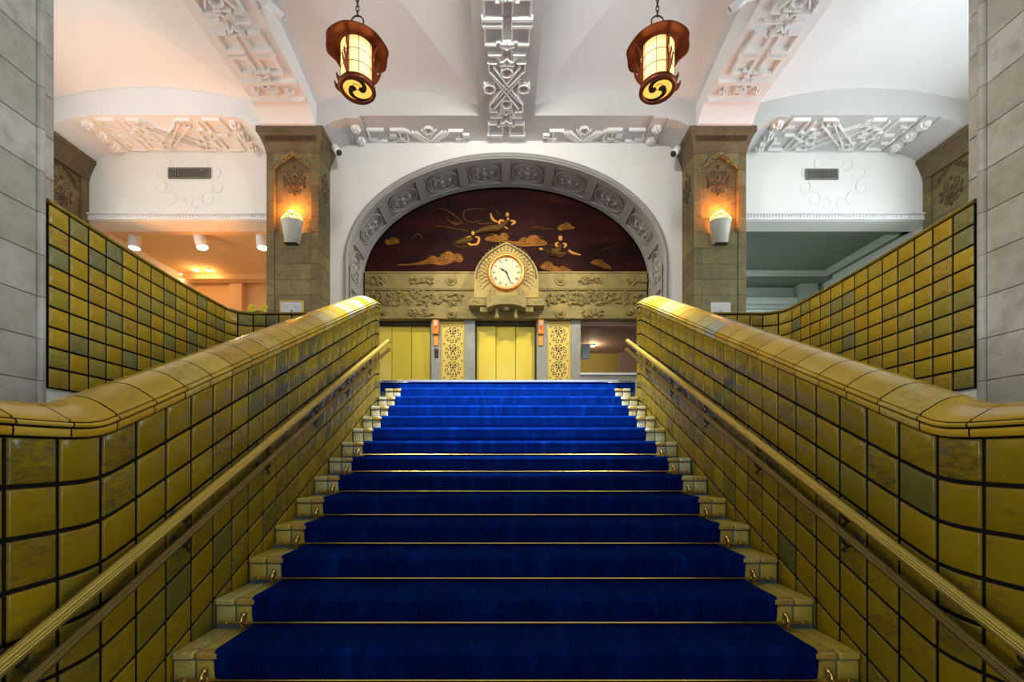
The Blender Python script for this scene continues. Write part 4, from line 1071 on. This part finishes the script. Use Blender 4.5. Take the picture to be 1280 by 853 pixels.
# hanging white box sign inside the right opening, small sensor, ceiling lamp
X_, Z_ = px(732, 449, 10.9)
t = thing('box_sign', 'plain pale blue box hanging inside the right-hand opening', 'sign', (X_, 10.9, Z_))
mb = MB(); mb.box(-.10, .10, -.04, .04, 0, .37, .008); mb.build('sign_body', plain('pale blue panel', (.50,.56,.60), .5), t)
mb = MB(); mb.tube([(-.06, 0, .37), (-.06, 0, 3.555-Z_)], .006, 6); mb.build('hanger', M['white'], t); mb = MB(); mb.tube([(.06, 0, .37), (.06, 0, 3.555-Z_)], .006, 6); mb.build('hanger', M['white'], t)
t = thing('ceiling_lamp', 'small glowing ceiling lamp inside the right-hand opening', 'lamp', (2.70, 13.4, 3.55))
mb = MB(); mb.lathe([(.09, 0), (.09, -.03), (.06, -.045)], 16); mb.build('rim', M['white'], t); mb = MB(); mb.lathe([(.06, -.03), (.055, -.055), (.002, -.065)], 14); mb.build('diffuser', M['bulb'], t)
point('room_lamp', (2.70, 13.4, 3.40), 16, (1.0, .76, .44), .05)

# ------------------------------------------------------------------ lanterns
def lantern(loc, label, mirror):
    t = thing('hanging_lantern', label, 'lantern', loc, 'copper lanterns'); R, H = .220, .56
    g = MB(); g.lathe([(R, .035), (R, H)], 40); g.build('glass_drum', M['lantern'], t)
    bt = MB(); bt.lathe([(R*.98, .015), (R*.98, .035)], 36); bt.build('base_glass', M['lantern_base'], t)
    rg = MB(); rg.lathe([(R-.03, .012), (R-.028, -.012), (R+.012, -.018), (R+.028, .0), (R+.022, .05), (R+.004, .055), (R+.004, .02), (R-.03, .012)], 40, cap=False); rg.build('base_ring', M['copper'], t)
    br = MB()
    for i in range(8): th = 2*pi*(i+.5)/8; br.tube([((R+.003)*cos(th), (R+.003)*sin(th), .04), ((R+.003)*cos(th), (R+.003)*sin(th), H)], .004, 5)
    for z in (.05+.17, .05+.34): br.tube([((R+.003)*cos(2*pi*i/36), (R+.003)*sin(2*pi*i/36), z) for i in range(37)], .004, 5)
    br.build('lattice', M['iron'], t)
    # swirl of two commas on the base
    sw = MB(); fr = lambda a, b, c: (a*mirror, b, .013-c)
    RR = R*.95
    for q in (0, pi):                       # each comma: fat head near the centre, tail thinning round the rim
        n_ = 22; o_, i_ = [], []
        for i in range(n_+1):
            k = i/n_; th = q+radians(-20+215*k); ro = RR*(1-.06*k-.42*k**3); wd = .006+.085*k**1.6
            o_.append((ro*cos(th), ro*sin(th))); i_.append(((ro-wd)*cos(th), (ro-wd)*sin(th)))
        for i in range(n_):
            for c in (0, .008): sw.add([fr(*o_[i], c), fr(*o_[i+1], c), fr(*i_[i+1], c), fr(*i_[i], c)], [(0,1,2,3)])
        hx, hy = (o_[-1][0]+i_[-1][0])/2, (o_[-1][1]+i_[-1][1])/2; sw.blob(fr, hx, hy, .05, .05, .010, 14, 2)
    sw.tube([fr(.05*cos(2*pi*i/16), -.06+.05*sin(2*pi*i/16), .02) for i in range(17)], .004, 5)
    sw.build('swirl', M['iron'], t)
    # flared scalloped hat
    ht = MB(); n_ = 64
    def rr(i, base, amp): return base*(1+amp*cos(8*2*pi*i/n_))
    prof_ = [(.06, H+.19, 0), (.11, H+.16, 0), (.17, H+.12, .0), (.24, H+.075, .005), (.33, H+.03, .01), (.39, H+.012, .02), (.418, H-.004, .028), (.416, H-.012, .028), (.385, H+.0, .02), (.32, H+.016, .01), (.235, H+.05, .005), (.21, H+.0, 0), (.0, H+.0, 0)]
    rs = [[(rr(i, r_, am)*cos(2*pi*i/n_), rr(i, r_, am)*sin(2*pi*i/n_), z-.012*am/.03*cos(8*2*pi*i/n_)) for i in range(n_)] for r_, z, am in prof_]
    ht.rings(rs, True, True); ht.build('hat', M['copper'], t)
    fnl = MB(); fnl.lathe([(.08, H+.175), (.085, H+.20), (.05, H+.22), (.03, H+.25), (.045, H+.28), (.04, H+.31), (.01, H+.33)], 16); fnl.build('finial', M['copper'], t)
    for q in range(4):
        th = -pi/2+pi/2*q-mirror*.22; ex, ey = cos(th), sin(th)
        fr2 = lambda a, b, c: (ex*a-ey*c, ey*a+ex*c, b)
        st = MB(); st.prism([(R, .03), (R+.035, .05), (R+.05, .22), (R+.03, .30), (R+.02, .40), (R+.06, H-.06), (R+.10, H), (R, H)], fr2, -.012, .012); st.build('stile', M['copper'], t)
        fl = MB(); fl.prism(smooth([(R+.01, .02), (R+.06, .03), (R+.12, .09), (R+.145, .18), (R+.135, .215), (R+.115, .16), (R+.075, .14), (R+.085, .20), (R+.115, .27), (R+.105, .33), (R+.085, .27), (R+.045, .24), (R+.02, .20)], 1), fr2, -.006, .006); fl.build('flame_fin', M['copper'], t)
    hk = MB(); hk.tube([(.085*cos(2*pi*i/24), .0, H+.39+.085*sin(2*pi*i/24)) for i in range(25)], .010, 8); hk.build('ring', M['iron'], t)
    chn = MB(); top = ZV+RISE-loc[2]+.0; z = H+.47; k = 0
    while z < top-.03:
        chn.tube([((.022*cos(2*pi*i/10) if k % 2 else 0), (0 if k % 2 else .022*cos(2*pi*i/10)), z+.035+.045*sin(2*pi*i/10)) for i in range(11)], .007, 6); z += .068; k += 1
    chn.lathe([(.02, top-.06), (.07, top-.03), (.09, top-.005), (.09, top+.0)], 20)
    chn.build('chain', M['iron'], t)
    return t
LX = (HB+P0)/2
lantern((-LX, 6.05, 5.14), 'glowing copper lantern hanging on the left side of the vault', 1)
lantern((LX, 6.05, 5.14), 'glowing copper lantern hanging on the right side of the vault', -1)

# ------------------------------------------------------------------ sconces, spotlights, vents, lounge lamps
def sconce(sx, label):
    YP = 8.45; X, Z0 = px(364 if sx < 0 else 900, 301, 8.30)
    X = sx*4.15
    t = thing('wall_sconce', label, 'wall lamp', (X, YP, Z0), 'white wall sconces')
    sh = MB(); n_ = 14
    def hr(w_, dp, z): return [(w_*cos(pi+pi*i/n_), dp*sin(pi+pi*i/n_)*1.0, z) for i in range(n_+1)]
    rs = [hr(.13, .10, 0), hr(.14, .11, .0), hr(.205, .165, .42), hr(.212, .172, .44), hr(.20, .158, .44), hr(.13, .10, .06)]
    sh.rings(rs, False, False, 0, True); sh.add(hr(.13, .10, .0)+[(0, 0, 0)], [tuple(range(n_+1))]); sh.add(hr(.13, .10, .06), [tuple(range(n_+1))])
    sh.build('shade', M['shade'], t)
    bs = MB(); bs.box(-.125, .125, -.10, 0, -.02, .0, .006); bs.build('foot', M['iron'], t)
    cr = MB(); fr = lambda a, b, c: (a, -.03-c, .45+b)
    for sa in (-1, 1):
        cr.cord(fr, [(sa*.20, 0), (sa*.195, .05), (sa*.16, .08), (sa*.13, .12), (sa*.08, .14), (sa*.05, .17), (0, .19)], .014)
        spiral(fr, (.14, .03), .04, 30, 1.1, .010, cr, sa, 10); spiral(fr, (.07, .08), .045, 120, 1.1, .010, cr, sa, 10)
    cr.blob(fr, 0, .18, .022, .035, .02); cr.blob(fr, 0, .05, .03, .05, .02)
    cr.build('crest', M['crest'], t)
    bl = MB(); bl.lathe([(.03, .30), (.04, .34), (.035, .39), (.01, .42)], 12, at=(0, -.07, 0)); bl.build('bulb', M['bulb'], t)
    point('sconce_light', (X, YP-.10, Z0+.64), 36, (1.0, .29, .045), .05)
sconce(-1, 'white wall sconce on the left stone pilaster'); sconce(1, 'white wall sconce on the right stone pilaster')

def spotlight(loc, to, label, L_=.20, R_=.055, lit=False, arm=None):
    t = thing('spotlight', label, 'spotlight', loc, 'white ceiling spotlights')
    d_ = (Vector(to)-Vector(loc)).normalized(); u = d_.orthogonal().normalized(); v = d_.cross(u)
    ax = lambda a, b, c: tuple(u*a+v*b+d_*c)
    mb = MB(); mb.lathe([(R_*.3, -.01), (R_*.9, 0), (R_, .01), (R_, L_), (R_*.86, L_), (R_*.86, L_-.03)], 20, ax=ax); mb.build('housing', M['white'], t)
    mb = MB(); mb.lathe([(R_*.84, L_-.025), (R_*.80, L_-.012), (.001, L_-.008)], 16, ax=ax); mb.build('lens', M['bulb'] if lit else M['lens'], t)
    mb = MB(); a = Vector(arm); mid = d_*L_*.4
    mb.tube([tuple(mid), tuple(mid*.5+a*.5), tuple(a)], .016, 8); mb.lathe([(.05, -.02), (.05, .0)], 14, at=tuple(a-Vector((0,0,0)))); mb.build('arm', M['white'], t)
    return t
spotlight((-3.44, 8.72, 6.26), (-2.9, 8.25, 5.5), 'small white spotlight beside the capital of the left pilaster', .27, .07, False, (-.03, .27, .06))
spotlight((3.44, 8.72, 6.23), (2.9, 8.25, 5.5), 'small white spotlight beside the capital of the right pilaster', .27, .07, False, (.03, .27, .06))
spotlight((-3.46, 6.30, 6.60), (-2.9, 6.7, 6.25), 'white spotlight at the top edge of the photo, by the left ceiling rib', .22, .06, False, (-.17, .05, .06))
spotlight((3.40, 6.22, 6.60), (2.7, 6.55, 6.25), 'white spotlight at the top edge of the photo, by the right ceiling rib', .22, .06, False, (.23, .05, .06))
def vent(x0, x1, y0, y1, label):
    a, z1 = px(x0, y0, YV); b_, z0 = px(x1, y1, YV)
    t = thing('air_vent', label, 'vent', ((a+b_)/2, YV, z0), 'grey air vents'); w_ = b_-a; h_ = z1-z0
    mb = MB(); mb.box(-w_/2, w_/2, -.012, 0, 0, h_); mb.build('backing', M['dark'], t)
    mb = MB(); mb.box(-w_/2-.02, w_/2+.02, -.03, -.0, -.02, 0.005, .003); mb.box(-w_/2-.02, w_/2+.02, -.03, 0, h_-.005, h_+.02, .003); mb.box(-w_/2-.02, -w_/2+.005, -.03, 0, 0, h_, .003); mb.box(w_/2-.005, w_/2+.02, -.03, 0, 0, h_, .003); mb.build('frame', M['vent'], t)
    mb = MB(); n_ = 26
    for i in range(n_): x = -w_/2+w_*(i+.5)/n_; mb.box(x-.007, x+.007, -.028, -.012, 0, h_)
    mb.build('slats', M['vent'], t)
vent(212, 263, 211.5, 223, 'long grey air vent in the white wall at left'); vent(1007.5, 1046, 213, 224, 'short grey air vent in the white wall at right')
def tracklight(x, label, tilt):
    X, Z = px(x, 282, 10.0)
    t = thing('ceiling_spotlight', label, 'ceiling light', (X, 10.0, 5.22), 'white lounge ceiling spots')
    d_ = Vector((tilt, -.06, -1)).normalized(); u = d_.orthogonal().normalized(); v = d_.cross(u); L_ = .34; R_ = .125
    o_ = Vector((0, 0, -.03)); ax = lambda a, b, c: tuple(o_+u*a+v*b+d_*c)
    mb = MB(); mb.lathe([(R_*.96, -.0), (R_, .02), (R_, L_), (R_*.88, L_), (R_*.86, L_-.05)], 24, ax=ax); mb.build('housing', M['white'], t)
    mb = MB(); mb.lathe([(R_*.84, L_-.03), (R_*.70, L_+.004), (.001, L_+.012)], 18, ax=ax); mb.build('lamp', M['bulb'], t)
    mb = MB(); mb.lathe([(.07, -.06), (.09, 0)], 16); mb.build('mount', M['white'], t)
    spot('lounge_spot', tuple(Vector((X, 10.0, 5.22))+o_+d_*(L_+.03)), tuple(Vector((X, 10.0, 5.22))+d_*3), 90, (1.0, .60, .25), 120, .8)
tracklight(168, 'leftmost of the three white cylinder spots over the left lounge', .05); tracklight(249, 'middle one of the three white cylinder spots over the left lounge', .28); tracklight(327, 'white cylinder spot partly hidden by the left pilaster', .12)
def downlight(x, y, label):
    d_ = F*5.22/(VY-y); X, Z = px(x, y, d_)
    t = thing('downlight', label, 'ceiling light', (X, d_, 5.22), 'lounge downlights')
    mb = MB(); mb.lathe([(.10, 0), (.10, -.012), (.075, -.016), (.075, 0)], 20); mb.build('trim_ring', M['white'], t); mb = MB(); mb.lathe([(.074, -.004), (.05, -.020), (.002, -.026)], 16); mb.build('lamp', M['bulb'], t)
    point('downlight_glow', (X, d_, 5.06), 5, AMBER, .04)
downlight(227, 343, 'brightest downlight, just above the left parapet in the lounge'); downlight(244.5, 337, 'small ceiling downlight next to the brightest one'); downlight(261, 337.5, 'rightmost small downlight in the left lounge ceiling')
# white slatted blind at the back of the right lounge
t = thing('window_blind', 'pale horizontal slatted blind at the back of the right lounge', 'blind', (6.5, 12.62, LAND))
mb = MB(); z = .05
while z < 3.50: mb.box(-2.5, 2.3, -.03, .03, z, z+.11, .01); z += .125
mb.build('slats', M['blind'], t); mb = boxes((-2.55, 2.35, -.05, .05, 3.50, 3.62), b=.01); mb.build('headrail', M['blind'], t)
area('right_lounge_daylight', (6.4, 12.2, 2.6), (6.4, 12.7, 4.2), 3.5, 1.0, 10, (.80, 1.0, .88))

# ------------------------------------------------------------------ signs and flowers on the parapet ledges
ZT = 1.815+.037
def sign(x0, x1, y0, label, frame, marks):
    a, z1 = px(x0, y0, PY+.07); b_, _ = px(x1, y0, PY+.07); w_ = b_-a; h_ = z1-ZT
    t = thing('ledge_sign', label, 'sign', ((a+b_)/2, PY+.07, ZT))
    mb = MB(); mb.box(-w_/2, w_/2, -.006, .008, 0, h_, .002); mb.build('board', plain('white card', (.85,.87,.86), .5, var=.02), t)
    if frame:
        mb = MB(); mb.box(-w_/2-.012, -w_/2+.004, -.014, .012, 0, h_+.012, .003); mb.box(w_/2-.004, w_/2+.012, -.014, .012, 0, h_+.012, .003); mb.box(-w_/2, w_/2, -.014, .012, h_-.003, h_+.012, .003); mb.build('gold_frame', M['gilt'], t)
    mk = MB()
    for (u, v, ra, rb) in marks: mk.blob(lambda p, q, c: (p, -.006-c, q), u*w_, v*h_, ra, rb, .001, 10, 1)
    mk.build('emblem', plain('dark green print', (.03,.06,.03), .5) if frame else plain('pale blue print', (.5,.6,.75), .5), t)
    mb = MB(); mb.box(-.03, .03, .008, .05, 0, .006); mb.box(-.03, .03, .006, .012, .0, h_*.6); mb.build('easel_foot', M['white'], t)
sign(351.5, 378, 377.5, 'white notice in a gold frame on the left parapet ledge', True, [(0, .22, .014, .011), (-.25, .55, .02, .004), (.22, .55, .02, .004)])
sign(889, 913, 378.3, 'plain white notice card on the right parapet ledge', False, [(0, .2, .035, .007), (-.02, .35, .025, .004)])
X, _ = px(323.5, 380, PY+.08)
t = thing('flower_bowl', 'small clump of bright yellow flowers on the left parapet ledge', 'flowers', (X, PY+.08, ZT))
mb = MB(); mb.lathe([(.035, 0), (.05, .012), (.055, .026), (.05, .03)], 16); mb.build('bowl', M['leaf'], t)
for i in range(14):
    mb = MB(); a = (-.085 if i % 2 else .06)+.03*(random.random()-.5)*2; b_ = .03*(random.random()-.5); z = .035+.075*random.random()*(1 if i % 2 else .85)
    for k in range(5):
        q = 2*pi*k/5+i; mb.blob(lambda p, r_, c: (a+p, b_-c, z+r_), .018*cos(q), .018*sin(q), .019, .014, .018, 7, 2, 0, q)
    mb.blob(lambda p, r_, c: (a+p, b_-c, z+r_), 0, 0, .012, .012, .022, 7, 2); mb.tube([(a*.25, 0, .02), (a*.7, b_*.5, z*.6), (a, b_+.003, z)], .003, 5)
    mb.build('blossom', M['flower'], t)
